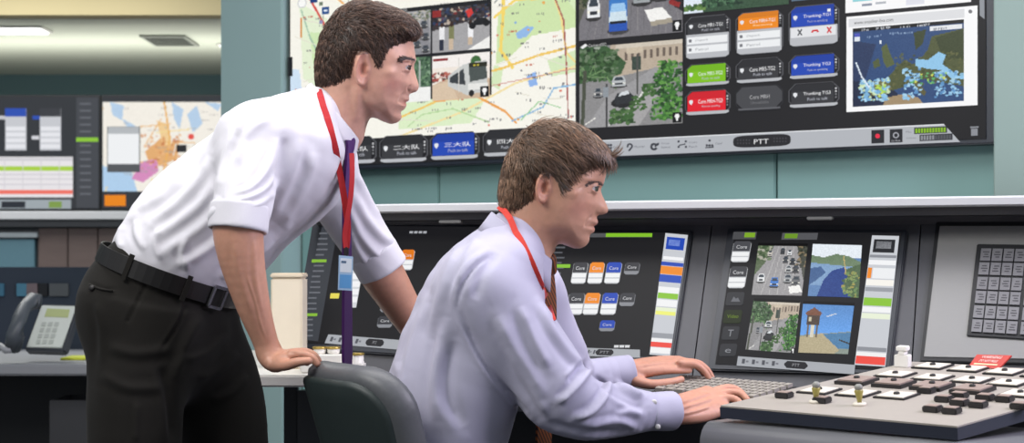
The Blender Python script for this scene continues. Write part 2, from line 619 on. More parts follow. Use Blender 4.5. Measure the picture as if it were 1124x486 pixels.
def paint_bus(w=66, h=52):
    c = Cv(w, h, 'efe6dc')
    c.rect(0, 0, 66, 14, 'f3eeea')
    c.poly([(0, 34), (24, 24), (66, 30), (66, 52), (0, 52)], 'cdb49a')
    c.poly([(0, 34), (20, 30), (30, 52), (0, 52)], 'd8c2a8')
    c.specks(rng, 60, (0, 20, 26, 30), ['8c3a38', 'a84d48', '5d4a40', 'b9685a'], (1, 2.2))
    c.ell(50, 9, 6, 6, '3f6b3c')
    c.poly([(18, 24), (36, 12), (62, 9), (64, 44), (40, 48), (18, 36)], 'c9cbc9')
    c.poly([(20, 26), (36, 17), (38, 36), (20, 32)], '3b4044')
    c.poly([(42, 16), (62, 13), (63, 30), (43, 33)], '4c5452')
    c.rect(42, 11, 63, 16, '2a2c22')
    c.labels(rng, 2, (43, 12.5, 50, 13), 'c9b83c')
    c.rect(41, 35, 64, 42, 'e6e6e2')
    c.ell(45, 46, 3, 3.6, '222224')
    c.rect(30, 4, 31, 44, 'd9d6d0')
    pin(c)
    c.rect(1, 3, 18, 6, '8b2b30')
    return c.noise(0.02, rng)

def paint_road(w=40, h=50):
    c = Cv(w, h, 'a9a9ac')
    c.poly([(14, 50), (32, 10), (38, 10), (40, 50)], '8b8b90')
    c.specks(rng, 70, (0, 0, 40, 12), ['6f7a62', '8f8a80', 'c9c2b4', '55604c'], (1, 2))
    for x, y in ((28, 12), (22, 20), (30, 26), (20, 34), (30, 40)):
        car(c, x, y, 8, 8, '55585e')
    return c.noise(0.03, rng)

def paint_trees(w=40, h=50):
    c = Cv(w, h, 'f0f0ee')
    c.rect(0, 0, 40, 34, '55705a')
    c.specks(rng, 130, (0, 0, 40, 32), ['3e5c42', '6c8d6a', '2c4634', '8aa58a'], (1, 2.6))
    c.rect(26, 4, 28, 34, 'aeb4ae')
    return c.noise(0.02, rng)

wr(405, 13.5, 540, 113.5, 0.004, M_black, WD, 'camera_window', 0.002)
text(W, '视频监控组', wq(421, 5.5 + 6, 448, 9.5 + 6), 0.0045, gcol('a8a8a8'), WD)
for nm, fn, x0, yt, x1, yb, (w_, h_) in (('crowd', paint_crowd, 475.5, 10.5, 538.5, 58.5, (66, 52)), ('bus', paint_bus, 475.5, 62.3, 538.5, 111.0, (66, 52)),
                               ('road', paint_road, 437, 14.6, 473.5, 62.0, (40, 50)), ('trees', paint_trees, 437, 65, 473.5, 113.2, (40, 50))):
    o = picture(W, wq(x0, yt, x1, yb), fn(w_, h_), 0.0048, WD, 'camera_feed')
    o['label'] = {'crowd': 'camera picture of a crowd on a square', 'bus': 'camera picture of a silver bus', 'road': 'camera picture of cars on a road', 'trees': 'camera picture of street trees'}[nm]
_tf = paint_traffic(114, 48)
o = picture(W, wq(636, -43, 749.5, 45.0), np.vstack([_tf[39::-1], _tf]), 0.002, WD, 'camera_feed')
o['label'] = 'camera picture of traffic with a blue van'
o = picture(W, wq(636.5, 52.5, 749.5, 141.0), paint_street(), 0.002, WD, 'camera_feed')
o['label'] = 'camera picture of a tree lined street with parked cars'
text(W, 'Camera002', wq(646, 48.6, 666, 52), 0.0025, gcol('c4c4c4'), WD)
slab('camera_icon', W, [(637.5, 52), (643, 48), (645, 50), (640, 54)], 0.0028, 0.001, gcol('e8e8e8'), WD)

def paint_strip(w=60, h=10):
    c = Cv(w, h, '37523d')
    c.rect(0, 0, 20, h, 'dfe9f4')
    c.specks(rng, 60, (0, 6, 22, 11), ['4a7039', '375a30', '6b8c4a'], (1, 2.2))
    c.specks(rng, 90, (20, 0, 60, 10), ['2c4a34', '41654a', '557a5a', '20362a'], (1, 3))
    return c.noise(0.03, rng)
_st = paint_strip(110, 14)
o = picture(W, wq(751, -60, 866, 15.5), np.vstack([np.tile(_st[:1], (56, 1, 1)) * .98, _st]), 0.002, WD, 'camera_feed')
o['label'] = 'lower edge of a camera picture with sky and trees'
slab('camera_feed', W, wq(869, -60, 905, 1.6), 0.002, 0.001, gcol('5d7286'), WD)

# ---- call buttons on the wall display
def oct_quad(q, c):
    """chamfered outline of a pixel quad, chamfer given as fraction of the width"""
    (ax, ay), (bx, by), (cx, cy), (dx, dy) = q
    w = bx - ax
    h = dy - ay
    cu, cv = c, min(0.45, c * w / h)
    out = []
    for u, v in ((0, cv), (cu, 0), (1 - cu, 0), (1, cv), (1, 1 - cv), (1 - cu, 1), (cu, 1), (0, 1 - cv)):
        out.append(bil(q, u, v))
    return out

def sub(q, u0, v0, u1, v1):
    return [bil(q, u0, v0), bil(q, u1, v0), bil(q, u1, v1), bil(q, u0, v1)]

M_rim = gcol('6c6d72')
M_silver = gcol('b9bbc0')
M_btn = gcol('3a3a3e')

def shield(pl, q, off, parent, m):
    pts = [(.5, 0), (1, .15), (.95, .6), (.5, 1), (.05, .6), (0, .15)]
    slab('badge_icon', pl, [bil(q, u, v) for u, v in pts], off + .0004, off - .001, m, parent)

def call_button(pl, q, col, t1, t2, parent, body=None, hv=1.0, idle=False):
    """q whole outline; hv share of the height that is the coloured head"""
    b = slab('call_button', pl, oct_quad(q, 0.13), 0.003, 0.0005, gcol('55565b') if not idle else gcol('2f3034'), parent)
    slab('rim_inset', pl, oct_quad(sub(q, .02, .02, .98, .98), 0.13), 0.0034, 0.003, gcol('1f1f23'), b)
    if idle:
        slab('face', pl, oct_quad(sub(q, .02, .04, .98, .9), 0.13), 0.0042, 0.003, gcol('47484c'), b)
        text(pl, t1, sub(q, .3, .38, .72, .54), 0.0046, gcol('b4b4b6'), b)
        text(pl, t2, sub(q, .32, .62, .70, .74), 0.0046, gcol('737478'), b)
        slab('lip', pl, sub(q, .06, .9, .94, .97), 0.004, 0.003, gcol('606166'), b)
        return b
    slab('lip', pl, [bil(q, u, v) for u, v in ((.03, .86 if hv > .8 else hv), (.97, .86 if hv > .8 else hv), (.97, .94), (.90, .985), (.10, .985), (.03, .94))], 0.0040, 0.003, M_silver, b)
    f = slab('face', pl, [bil(q, u, v * hv) for u, v in ((.06, .22), (.16, .05), (.90, .05), (.90, .99 if hv < .8 else .85), (.06, .99 if hv < .8 else .85))], 0.0048, 0.003, gcol(col), b)
    slab('face_sheen', pl, [bil(q, u, v * hv) for u, v in ((.06, .22), (.16, .05), (.90, .05), (.90, .34), (.06, .34))], 0.0051, 0.0048, gcol({'3a3b3f': '2c2d31', '2449b4': '1f3fa0', 'ee8a1d': 'd87c1c', '7fbf1e': '73b41c', 'e0202f': 'cf1f2c'}.get(col, '2c2d31')), b)
    vv = hv if hv < .8 else .85
    text(pl, t1, sub(q, .30, .44 * vv, .84, .64 * vv), 0.0056, gcol('f2f2f4'), b)
    text(pl, t2, sub(q, .38, .72 * vv, .78, .86 * vv), 0.0056, gcol('b8bac4' if col != 'ee8a1d' else 'ffe0b0'), b)
    shield(pl, sub(q, .10, .44 * vv, .18, .68 * vv), 0.0056, b, gcol('e4e6ea'))
    for k in range(4):
        slab('level_tick', pl, sub(q, .925, (.3 + k * .14) * vv, .955, (.38 + k * .14) * vv), 0.0048, 0.003, gcol('c8c8cc' if k < 2 else '77787c'), b)
    if body == 'list':
        for k in (0, 1):
            v0 = hv + .06 + k * .21
            r = slab('list_row', pl, sub(q, .05, v0, .94, v0 + .165), 0.0048, 0.003, gcol('eceef0'), b)
            slab('row_icon', pl, sub(q, .09, v0 + .05, .15, v0 + .12), 0.0054, 0.0048, gcol('74767c'), b)
            text(pl, ('Dispatch', 'Patrol')[k], sub(q, .24, v0 + .055, .52, v0 + .12), 0.0054, gcol('94969c'), b)
    if body == 'keys':
        slab('key_row', pl, sub(q, .05, hv + .02, .94, hv + .26), 0.0048, 0.003, gcol('e2e3e6'), b)
        for k, cc in enumerate(('55575c', 'd02a2e', 'd02a2e')):
            x0 = .16 + k * .29
            if k == 1:
                slab('key_icon', pl, [bil(q, u, v) for u, v in ((x0, hv + .16), (x0 + .03, hv + .1), (x0 + .13, hv + .1), (x0 + .16, hv + .16), (x0 + .12, hv + .17), (x0 + .11, hv + .14), (x0 + .05, hv + .14), (x0 + .04, hv + .17))], 0.0056, 0.0048, gcol(cc), b)
            else:
                for s in (0, 1):
                    slab('key_icon', pl, [bil(q, u, v) for u, v in ((x0 + .02, hv + (.07 if s else .2)), (x0 + .04, hv + (.05 if s else .22)), (x0 + .12, hv + (.2 if s else .07)), (x0 + .10, hv + (.22 if s else .05)))], 0.0056, 0.0048, gcol(cc), b)
    return b

BLK, BLU, ORG, GRN, RED = '3a3b3f', '2449b4', 'ee8a1d', '7fbf1e', 'e0202f'
call_button(W, wq(752.5, 19.5, 802, 66), BLK, 'Core MR1-TG1', 'Push to talk', WD, 'list', .42)
call_button(W, wq(808, 15.0, 860, 61), ORG, 'Core MRH-TG1', 'Receiving', WD, 'list', .42)
call_button(W, wq(866, 8.0, 921.5, 52), BLU, 'Trunking-TG1', 'Push to speaking', WD, 'keys', .52)
call_button(W, wq(752.5, 71.5, 802, 95.5), GRN, 'Core MR1-TG2', 'Push to talk', WD)
call_button(W, wq(808, 66.0, 860, 92), BLK, 'Core MR5-TG2', 'Push to talk', WD)
call_button(W, wq(866, 61.5, 921.5, 87.5), BLU, 'Trunking TG2', 'Push to speaking', WD)
call_button(W, wq(752.5, 100.5, 802, 127), RED, 'Core MRH-TG3', 'Remote speaking', WD)
call_button(W, wq(808, 95.5, 860, 122.5), BLK, 'Core MRH', 'Unavailable', WD, idle=True)
call_button(W, wq(866, 92.5, 921.5, 119), BLK, 'Trunking TG3', 'Push to talk', WD)
slab('lock_icon', W, wq(909, 10.0, 912.5, 13.0), 0.0058, 0.005, gcol('f0f0f4'), WD)
for x0, x1, yt, t, col in ((360, 413.5, 151.6, '一大队', BLK), (417, 470, 149.6, '二大队', BLK), (472.5, 526.5, 146.5, '三大队', BLU), (530.5, 585, 142.8, '四大队', BLK), (588, 632, 140, '五大队', BLK)):
    call_button(W, wq(x0, yt, x1, yt + 29.5), col, t, 'Push to talk', WD)

# ---- toolbar
q = wq(655, 154.2, 1054, 172.2)
bar = slab('toolbar', W, [(656.5, 172.0), (655, 158), (659, 154.0), bil(q, .955, 0), bil(q, 1, 1)], 0.003, 0.0005, gcol('b2b5bb'), WD)
slab('toolbar_edge', W, [(659, 154.0), bil(q, .955, 0), bil(q, .958, .06), (659, 155.0)], 0.0034, 0.003, gcol('e2e4e8'), bar)
q2 = wq(661, 155.5, 806, 171.0)
ink = gcol('3c3e46')
for i in range(3):
    for j in range(3):
        slab('keypad_dot', W, wq(664.5 + i * 2.8, 158.2 + j * 3.2, 666.8 + i * 2.8, 160.6 + j * 3.2), 0.0042, 0.003, ink, bar)
def arc(cx, cy, r0, r1, a0, a1, name, m, parent, pl=W, f=.0042, n=10, sy=1.0):
    pts = [(cx + r1 * math.cos(a0 + (a1 - a0) * k / n), cy + sy * r1 * math.sin(a0 + (a1 - a0) * k / n)) for k in range(n + 1)]
    pts += [(cx + r0 * math.cos(a1 + (a0 - a1) * k / n), cy + sy * r0 * math.sin(a1 + (a0 - a1) * k / n)) for k in range(n + 1)]
    return slab(name, pl, pts, f, .003, m, parent)
arc(692, 160.5, 1.6, 3.4, 2.6, 7.4, 'ear_icon', ink, bar)
slab('ear_icon', W, [(692.6, 162), (694.4, 162.6), (691.6, 166), (690, 165.4)], .0042, .003, ink, bar)
arc(718.5, 161, 1.8, 4.2, 0.4, 5.6, 'handset_icon', ink, bar)
slab('arrow_icon', W, [(719, 160.2), (722, 157), (724, 156.6), (723.8, 159), (720, 161.4)], .0042, .003, ink, bar)
for sx, sy in ((-1, -1), (1, -1), (-1, 1), (1, 1)):
    slab('corner_icon', W, wq(749.5 + sx * 4 - 1, 158.2 + sy * 3 - 1, 749.5 + sx * 4 + 1, 158.2 + sy * 3 + 1.2), .0042, .003, ink, bar)
slab('link_icon', W, [(746, 159), (753, 157.4), (753, 158.6), (746, 160.2)], .0042, .003, ink, bar)
for dx, dy in ((0, -3.2), (-3, 2.2), (0, 2.2), (3, 2.2)):
    arc(779.5 + dx, 157.4 + dy, 0.0, 1.3, 0, 6.28, 'person_icon', ink, bar)
slab('person_icon', W, [(775, 161.4), (784, 160.9), (784, 162.2), (775, 162.7)], .0042, .003, ink, bar)
for s, x0, x1, y0, y1 in (('Dial', 674, 680, 160.6, 163.2), ('Monitor', 697, 708.5, 159.8, 162.4), ('Group', 726.5, 735.5, 156.6, 158.8), ('Select', 726.5, 736.5, 160.6, 162.8),
                          ('Create', 757, 766, 155.4, 157.4), ('Patch', 757, 766, 160.0, 162.2), ('Conf', 786, 793.5, 156.4, 158.8)):
    text(W, s, wq(x0, y0, x1, y1), .0042, gcol('63656e'), bar)
pq = wq(805.5, 149.4, 868.5, 162.6)
ptt = slab('talk_key', W, [bil(pq, .5 + .5 * (abs(math.cos(a)) ** .35) * (1 if math.cos(a) > 0 else -1), .5 + .5 * (abs(math.sin(a)) ** .6) * (1 if math.sin(a) > 0 else -1)) for a in [k * math.pi / 14 for k in range(28)]], .005, .003, gcol('29292d'), bar)
text(W, 'PTT', wq(828.5, 153.0, 844.5, 158.2), .0058, gcol('e8e8ea'), bar)
for sd in (0, 1):
    for i in range(5):
        for j in range(2):
            x = (810 if sd == 0 else 850) + i * 3.2
            slab('grip_dot', W, wq(x, 153.2 + j * 3.4 - (2 if sd else 0), x + 1.2, 154.6 + j * 3.4 - (2 if sd else 0)), .0056, .005, gcol('4a4a50'), bar)
for x0, cc, ic in ((957.2, '2a2b30', 'e8304c'), (977.3, '2a2b30', 'a8aab2')):
    k = slab('record_key', W, wq(x0, 143.0 - (x0 - 957) * .045, x0 + 13.8, 157.6 - (x0 - 957) * .045), .005, .003, gcol(cc), bar)
    arc(x0 + 6.9, 149.4 - (x0 - 957) * .045, 0 if ic == 'e8304c' else 2.2, 2.6 if ic == 'e8304c' else 3.4, 0, 6.283, 'key_symbol', gcol(ic), k, f=.0058)
text(W, 'On Mute', wq(979, 153.6, 989, 155.6), .0058, gcol('b8bac0'), bar)
text(W, 'Mic', wq(995, 143.6, 1001, 146), .0042, gcol('7b7d84'), bar)
text(W, 'Volume', wq(995, 150.6, 1006, 152.6), .0042, gcol('7b7d84'), bar)
for x0, yt, n, cc in ((1004, 140.2, 11, '86b529'), (1010, 148.0, 11, '55575d')):
    m_ = slab('level_meter', W, wq(x0, yt, x0 + 36, yt + 7.0), .0044, .003, gcol('33343a'), bar)
    for k in range(n):
        slab('level_bar', W, wq(x0 + 1.4 + k * 3.1, yt + 1 - k * .12, x0 + 3.6 + k * 3.1, yt + 6 - k * .12), .0052, .0044, gcol(cc if not (cc == '55575d' and k < 5) else '8a8c92'), m_)
slab('bin_icon', W, wq(1066.2, 141.4, 1073.2, 149.0), .002, .0005, gcol('8c8f96'), WD)
slab('bin_icon', W, wq(1065.2, 139.0, 1074.2, 140.6), .002, .0005, gcol('8c8f96'), WD)

# ---- weather page
def paint_weather(w=124, h=90):
    c = Cv(w, h, '2d4a78')
    c.poly([(0, 14), (26, 20), (14, 60), (0, 70)], '27385c')
    c.poly([(0, 60), (40, 66), (60, 90), (0, 90)], '1b2742')
    c.poly([(38, 60), (58, 40), (68, 46), (76, 40), (84, 30), (88, 16), (124, 10), (124, 74), (90, 66), (70, 60), (60, 70), (44, 74)], '4f5634')
    c.poly([(92, 18), (124, 10), (124, 44), (100, 40)], '3a4428')
    c.poly([(32, 24), (38, 20), (42, 32), (47, 44), (38, 48), (34, 40)], '55603a')
    c.poly([(22, 40), (29, 36), (31, 45), (24, 48)], '4f5a36')
    c.poly([(68, 10), (82, 8), (78, 24), (70, 30)], '38432a')
    c.poly([(64, 60), (70, 62), (82, 78), (80, 82), (66, 68)], '5c5a38')
    c.poly([(36, 82), (58, 78), (74, 84), (78, 90), (34, 90)], 'a08a6a')
    c.poly([(20, 62), (38, 60), (44, 72), (34, 82), (20, 78)], '6d6a40')
    c.specks(rng, 120, (45, 34, 120, 70), ['5d6138', '464d2c', '6d6c44', '3a4126'], (1, 2.4), .7)
    c.poly([(70, 40), (84, 42), (96, 34), (104, 38), (100, 48), (108, 54), (118, 62), (124, 62), (124, 66), (110, 64), (98, 54), (84, 52), (70, 48)], '8fc3e6')
    c.specks(rng, 60, (56, 50, 76, 84), ['8fc3e6', 'a8d4ee', '5d94c8'], (1, 2.6))
    c.specks(rng, 120, (8, 60, 40, 84), ['8fc3e6', 'b4dcf0', '74acd8', 'd2e8b8'], (1, 3))
    c.specks(rng, 20, (26, 66, 38, 80), ['9fd060', 'c4dc58'], (1, 2.2))
    c.specks(rng, 70, (92, 56, 122, 84), ['8fc3e6', 'a8d4ee', '5d94c8'], (1, 2.6))
    c.specks(rng, 22, (66, 56, 104, 70), ['9fd060', 'd4d858', '5cb06c'], (1, 2))
    c.line([(4, 40), (10, 56), (18, 68)], 1.6, 'dce8f4')
    c.ell(31, 18, 1.4, 2.6, 'e8f0f8')
    c.rect(0, 0, w, 4, '0a0b0e')
    c.labels(rng, 9, (6, 1, w - 20, 2), 'c8ccd4')
    c.rect(2, 6, 8, 13, '4a54b8')
    c.rect(2, 10, 8, 15, 'dfe6ee')
    c.labels(rng, 6, (12, 8, 60, 10), '9fb6d4', .6)
    c.rect(86, 5, 122, 10, 'e4e6ea')
    c.labels(rng, 3, (90, 7, 110, 7.5), '8c9098')
    return c.noise(0.02, rng)
pg = slab('web_page', W, wq(929.6, 18.8, 1073, 123.0), .0030, .0005, gcol('f7f7f8'), WD)
pg['label'] = 'white weather web page with satellite map'
slab('address_bar', W, wq(932, 21.0, 1059, 30.2), .0034, .003, gcol('dcdde0'), pg)
text(W, 'www.weather-live.com', wq(938, 23.2, 981, 27.2), .0038, gcol('4b4c50'), pg)
picture(W, wq(936.5, 31.5, 1058.5, 117.5), paint_weather(), .0036, pg, 'weather_map')
arc(1065.5, 12.8, 0, 2.2, 0, 6.28, 'star_icon', gcol('77787c'), pg, f=.0036)
pg2 = slab('web_page', W, wq(928.5, -80, 1066, 14.4), .0030, .0005, gcol('f7f7f8'), WD)
slab('page_block', W, wq(936.5, -3, 958, 2.4), .0034, .003, gcol('8fd0d8'), pg2)
slab('page_block', W, wq(946.5, 4.6, 957.5, 7.2), .0034, .003, gcol('8c94a4'), pg2)
slab('page_block', W, wq(961.5, 2.6, 973, 5.0), .0034, .003, gcol('b4b8c0'), pg2)
slab('page_block', W, wq(995, -6, 1015, 6.0), .0034, .003, gcol('dfe0ea'), pg2)
slab('side_tab', W, [(1075.5, -8), (1080.5, -9), (1080.8, 21), (1075.8, 17)], .003, .0005, gcol('8f939a'), WD)
# ------------------------------------------------------------------ main control console
CU = Vector((0.934, -0.357, 0)).normalized()
CF = Vector((-CU.y * -1, 0, 0))
CF = Vector((CU.y, -CU.x, 0))          # towards the operators
CO = P(900, 247, 3.85)
TAN = math.tan(math.radians(62))
def cl(a, s, z):
    p = CO + CU * a + CF * s
    return Vector((p.x, p.y, z))
fn = (CF * math.sin(math.radians(62)) + Vector((0, 0, math.cos(math.radians(62))))).normalized()
F = Plane(CO, fn)
ZF = CO.z
DESK = 0.742
A0, A1 = -1.50, 0.95
A0 = (F.hit(317, 384) - CO).dot(CU)
def s_at(z):
    return (ZF - z) / TAN

CON = thing('control_console', 'long charcoal operator console with pale ledge and three sloping screens built in', 'console', cl(-0.3, 0.2, 0))
def sweep(name, prof, m, a0=A0, a1=A1, bevel=0.0):
    return extrude(name, [cl(a0, s, z) for s, z in prof], CU * (a1 - a0), m, CON, bevel)
ledge = sweep('ledge', [(-0.42, 1.168), (0.13, 1.168), (0.138, 1.172), (0.138, 1.187), (0.13, 1.191), (-0.42, 1.191)], M_ledge)
sweep('ledge_rail', [(-0.40, 1.150), (0.11, 1.150), (0.118, 1.1675), (-0.40, 1.1675)], M_fascia_dark)
sweep('upper_recess', [(-0.1, ZF), (0.0, ZF), (0.02, 1.1495), (-0.1, 1.1495)], M_fascia)
# the sloping fascia, split in bays by fine joints
bays = [A0, F.hit(487, 320).x, 0, 0, 0]
def a_of(px, py):
    return (F.hit(px, py) - CO).dot(CU)
cuts = [A0, a_of(560, 320), a_of(772, 320), a_of(1006, 320), A1]
for k in range(4):
    extrude('fascia_panel', [cl(cuts[k] + .0015, s_at(DESK) + 0, DESK), cl(cuts[k] + .0015, 0, ZF), cl(cuts[k] + .0015, -0.10, ZF), cl(cuts[k] + .0015, -0.10, DESK)],
            CU * (cuts[k + 1] - cuts[k] - .003), M_fascia, CON)
for px in (440, 905):
    a_ = (W.hit(px, 228) - CO).dot(CU)
    box('ledge_clip', cl((P(px, 242, 3.8) - CO).dot(CU), 0.10, 1.146), (0.06, 0.02, 0.008), M_steel, CON, 0.002, math.atan2(CU.y, CU.x))
sweep('desk_top', [(s_at(DESK) - .05, DESK - .03), (0.47, DESK - .03), (0.485, DESK - .015), (0.47, DESK), (s_at(DESK) - .05, DESK)], mat('grey_desk_laminate', '84858a', 0.5, var=.04), -1.0, -0.30)
sweep('plinth', [(-0.05, 0), (0.12, 0), (0.12, DESK - .031), (-0.05, DESK - .031)], M_fascia_dark)

# angled wing under the control panel
c1, c2, c3 = P(790, 446.5, 3.10), P(1051, 469.5, 2.77), P(1000, 398, 3.47)
C = Plane(c1, (c2 - c1).cross(c3 - c1))
CAx = (c2 - c1).normalized()
CBx = (c3 - c1)
CBx = (CBx - CAx * CBx.dot(CAx)).normalized()
def wing(name, pts, z0, z1, m, bevel):
    return extrude(name, [Vector((p.x, p.y, z0)) for p in pts], (0, 0, z1 - z0), m, CON, bevel, 4)
hA = Vector((CAx.x, CAx.y, 0)).normalized()
hB = Vector((-hA.y, hA.x, 0))
w1 = P(768, 463, 3.10)
wp_ = [(.10, DESK - .085), (.035, DESK - .085)] + [(.035 - .035 * math.sin(t), DESK - .0435 - .0415 * math.cos(t)) for t in [k * math.pi / 10 for k in range(1, 10)]] + [(.035, DESK - .002), (.32, DESK - .002), (.32, DESK - .085)]
o = extrude('wing_top', [Vector((w1.x, w1.y, 0)) + hB * b_ + Vector((0, 0, z_)) for b_, z_ in wp_], hA * .95, mat('soft_grey_bullnose', '6f7074', 0.4, var=.03), CON)
for p_ in o.data.polygons:
    p_.use_smooth = len(p_.vertices) == 4 and abs(p_.normal.z) < .98
wing('wing_base', [w1 + hA * .2 + hB * .12, w1 + hA * .9 + hB * .12, w1 + hA * .9 + hB * .3, w1 + hA * .3 + hB * .4], 0, DESK - .076, M_black, 0.004)

# ------------------------------------------------------------------ console screens
SH = -0.175
def mq(x0, y0, x1, y1, sh=SH):
    return [(x0, y0), (x1, y0), (x1 + (y1 - y0) * sh, y1), (x0 + (y1 - y0) * sh, y1)]
M_pan = glow('display_panel_ground', '1b1b1e', 1.0, 0.3)

def monitor(label, outer, inner):
    t = thing('console_monitor', label, 'monitor', F.hit(*bil(outer, .5, 1)), 'console screens')
    slab('bezel', F, outer, .012, .0006, M_bezel if False else mat('slate_screen_bezel', '2b2f37', .4, var=.06), t, .003)
    slab('screen', F, inner, .0135, .0115, M_pan, t)
    return t
def mr(t, q, f, col, name='display_tile'):
    return slab(name, F, q, .0135 + f, .0130, gcol(col), t)

def mini_button(t, x0, y0, x1, y1, col, body, ttxt='Core'):
    q = mq(x0, y0, x1, y1)
    hv = .48 if body else .72
    b = mr(t, oct_quad(q, .12), .0012, 'c4c6ca' if body else '8a8c92', 'call_button')
    slab('face', F, [bil(q, u, v * hv) for u, v in ((.02, .2), (.12, .0), (.88, .0), (.98, .2), (.98, 1), (.02, 1))], .0154, .0135, gcol(col), b)
    text(F, ttxt, sub(q, .2, hv * .4, .8, hv * .75), .0157, gcol('d8d9dc'), b)
    if body:
        for k in (0, 1):
            slab('list_row', F, sub(q, .04, hv + .05 + k * .24, .96, hv + .23 + k * .24), .0152, .0135, gcol('f0f1f2'), b)
    return b

def side_strip(t, q, segs):
    s = slab('status_strip', F, q, .0145, .0130, gcol('c9ccd2'), t)
    for v0, v1, u0, u1, col in segs:
        slab('status_cell', F, sub(q, u0, v0, u1, v1), .0152, .0145, gcol(col), s)
    return s

def toolbar(t, q, ptt=(.40, .60)):
    b = slab('toolbar', F, q, .0147, .0130, gcol('a9acb2'), t)
    slab('talk_key', F, oct_quad(sub(q, ptt[0], .12, ptt[1], .88), .12), .0155, .0147, gcol('2a2a2e'), b)
    text(F, 'PTT', sub(q, ptt[0] + .07, .35, ptt[1] - .07, .68), .0158, gcol('9a9aa0'), b)
    for k in range(4):
        slab('tool_icon', F, sub(q, .04 + k * .085, .25, .065 + k * .085, .75), .0152, .0147, gcol('55575e'), b)
        slab('tool_icon', F, sub(q, .073 + k * .085, .4, .095 + k * .085, .6), .0152, .0147, gcol('787a82'), b)
    return b

# right screen
MR = monitor('console screen with four camera pictures, beside the grey key label panel', [(800, 252.5), (996.5, 254.5), (977, 413.5), (777.5, 408)], [(808, 256.5), (990, 258.5), (969, 408), (786.5, 402)])
def paint_lake(w=56, h=56):
    c = Cv(w, h, '5f84b4')
    c.rect(0, 0, w, 14, 'e6edf4')
    c.poly([(0, 12), (14, 14), (28, 10), (42, 12), (56, 18), (56, 26), (0, 22)], '6f8468')
    c.poly([(0, 20), (56, 24), (56, 44), (0, 44)], '7fa0c6')
    c.poly([(30, 30), (56, 20), (56, 56), (20, 56)], '4f6648')
    c.poly([(24, 28), (38, 24), (42, 34), (36, 46), (48, 56), (10, 56), (16, 38)], '1f3f86')
    c.poly([(0, 26), (12, 24), (18, 30), (6, 40), (0, 44)], '3f6090')
    c.specks(rng, 60, (38, 30, 56, 56), ['6b8a54', '46603c', '8a9a5c', 'a89a50'], (1, 2.4))
    c.line([(36, 12), (40, 30)], 1, 'c9b070')
    return c.noise(.03, rng)
def paint_tower(w=56, h=56):
    c = Cv(w, h, '5b90d0')
    c.a *= np.linspace(0.95, 1.25, h)[:, None, None]
    c.poly([(0, 36), (56, 30), (56, 56), (0, 56)], '8a958c')
    c.poly([(26, 34), (56, 31), (56, 50), (40, 50)], '4f7fa8')
    c.poly([(0, 38), (24, 33), (46, 52), (40, 56), (0, 56)], 'b4a888')
    c.poly([(4, 10), (13, 4), (22, 10), (21, 13), (5, 13)], '7a4f3c')
    c.rect(6, 13, 20, 24, '4e4038')
    c.rect(8, 15, 11, 20, 'c9c0a4')
    c.rect(7, 24, 9, 38, '6d6156')
    c.rect(17, 24, 19, 38, '6d6156')
    c.rect(11, 24, 15, 38, 'd8d2c0')
    c.line([(30, 14), (30, 34)], 1, 'd8dce0')
    c.line([(27, 14), (38, 10)], 1, 'd8dce0')
    c.line([(44, 40), (56, 44)], 1.4, '3b3a38')
    return c.noise(.03, rng)
def paint_road2(w=56, h=56):
    c = Cv(w, h, '9c9a9c')
    c.poly([(0, 0), (18, 0), (10, 20), (0, 34)], '5a6a4e')
    c.poly([(44, 0), (56, 0), (56, 40), (50, 20)], '4c4e46')
    c.specks(rng, 60, (0, 0, 16, 16), ['3f5438', '728264', 'b0aea0'], (1, 2.2))
    c.specks(rng, 40, (46, 0, 56, 24), ['3f4438', '8a7a60', '2e3028'], (1, 2.2))
    for k in range(5):
        c.line([(10 + k * 9, 56), (24 + k * 4, 0)], .8, 'b4b2b2')
    for x, y, w_, col in ((26, 3, 5, '4a4c50'), (34, 5, 5, 'd8dadc'), (30, 12, 6, '53555a'), (38, 14, 6, '33353a'), (12, 6, 5, 'c9c4bc'), (34, 22, 7, 'b8babc'), (42, 22, 7, '4a4b4e'), (4, 32, 8, 'e0e2e4'), (19, 36, 9, '3f79c8'), (34, 32, 8, '9da0a4'), (43, 34, 9, '6b6d70')):
        car(c, x, y, w_, w_ * 1.25, col)
    c.poly([(40, 46), (52, 44), (56, 52), (42, 54)], 'f0efec')
    return c.noise(.03, rng)
def zz(*pts):
    return [(770 + x / 2.7, 240 + y / 2.7) for x, y in pts]
for q, im, lab in ((zz((172, 87), (318, 88), (300, 236), (152, 233)), paint_road2(), 'camera picture of dense traffic'),
                   (zz((333, 83), (478, 87), (468, 242), (318, 237)), paint_lake(), 'camera picture of a lake and hills'),
                   (zz((158, 250), (295, 255), (278, 406), (134, 395)), paint_street()[0:96:2, 0:112:2], 'camera picture of a tree lined street'),
                   (zz((304, 259), (455, 265), (437, 409), (290, 404)), paint_tower(), 'camera picture of a watch tower by the sea')):
    o = picture(F, q, im, .0142, MR, 'camera_feed')
    o['label'] = lab
for q in (zz((172, 80), (318, 82), (317, 90), (171, 88)), zz((160, 244), (295, 250), (294, 258), (159, 252)), zz((306, 251), (456, 257), (455, 266), (304, 260))):
    mr(MR, q, .0012, '0c0c0e', 'caption_bar')
mini_button(MR, 807, 268, 826.5, 290.5, '4a4b50', True, 'Core')
mini_button(MR, 803.5, 295.5, 822.5, 319, '3e3f44', True, 'Core')
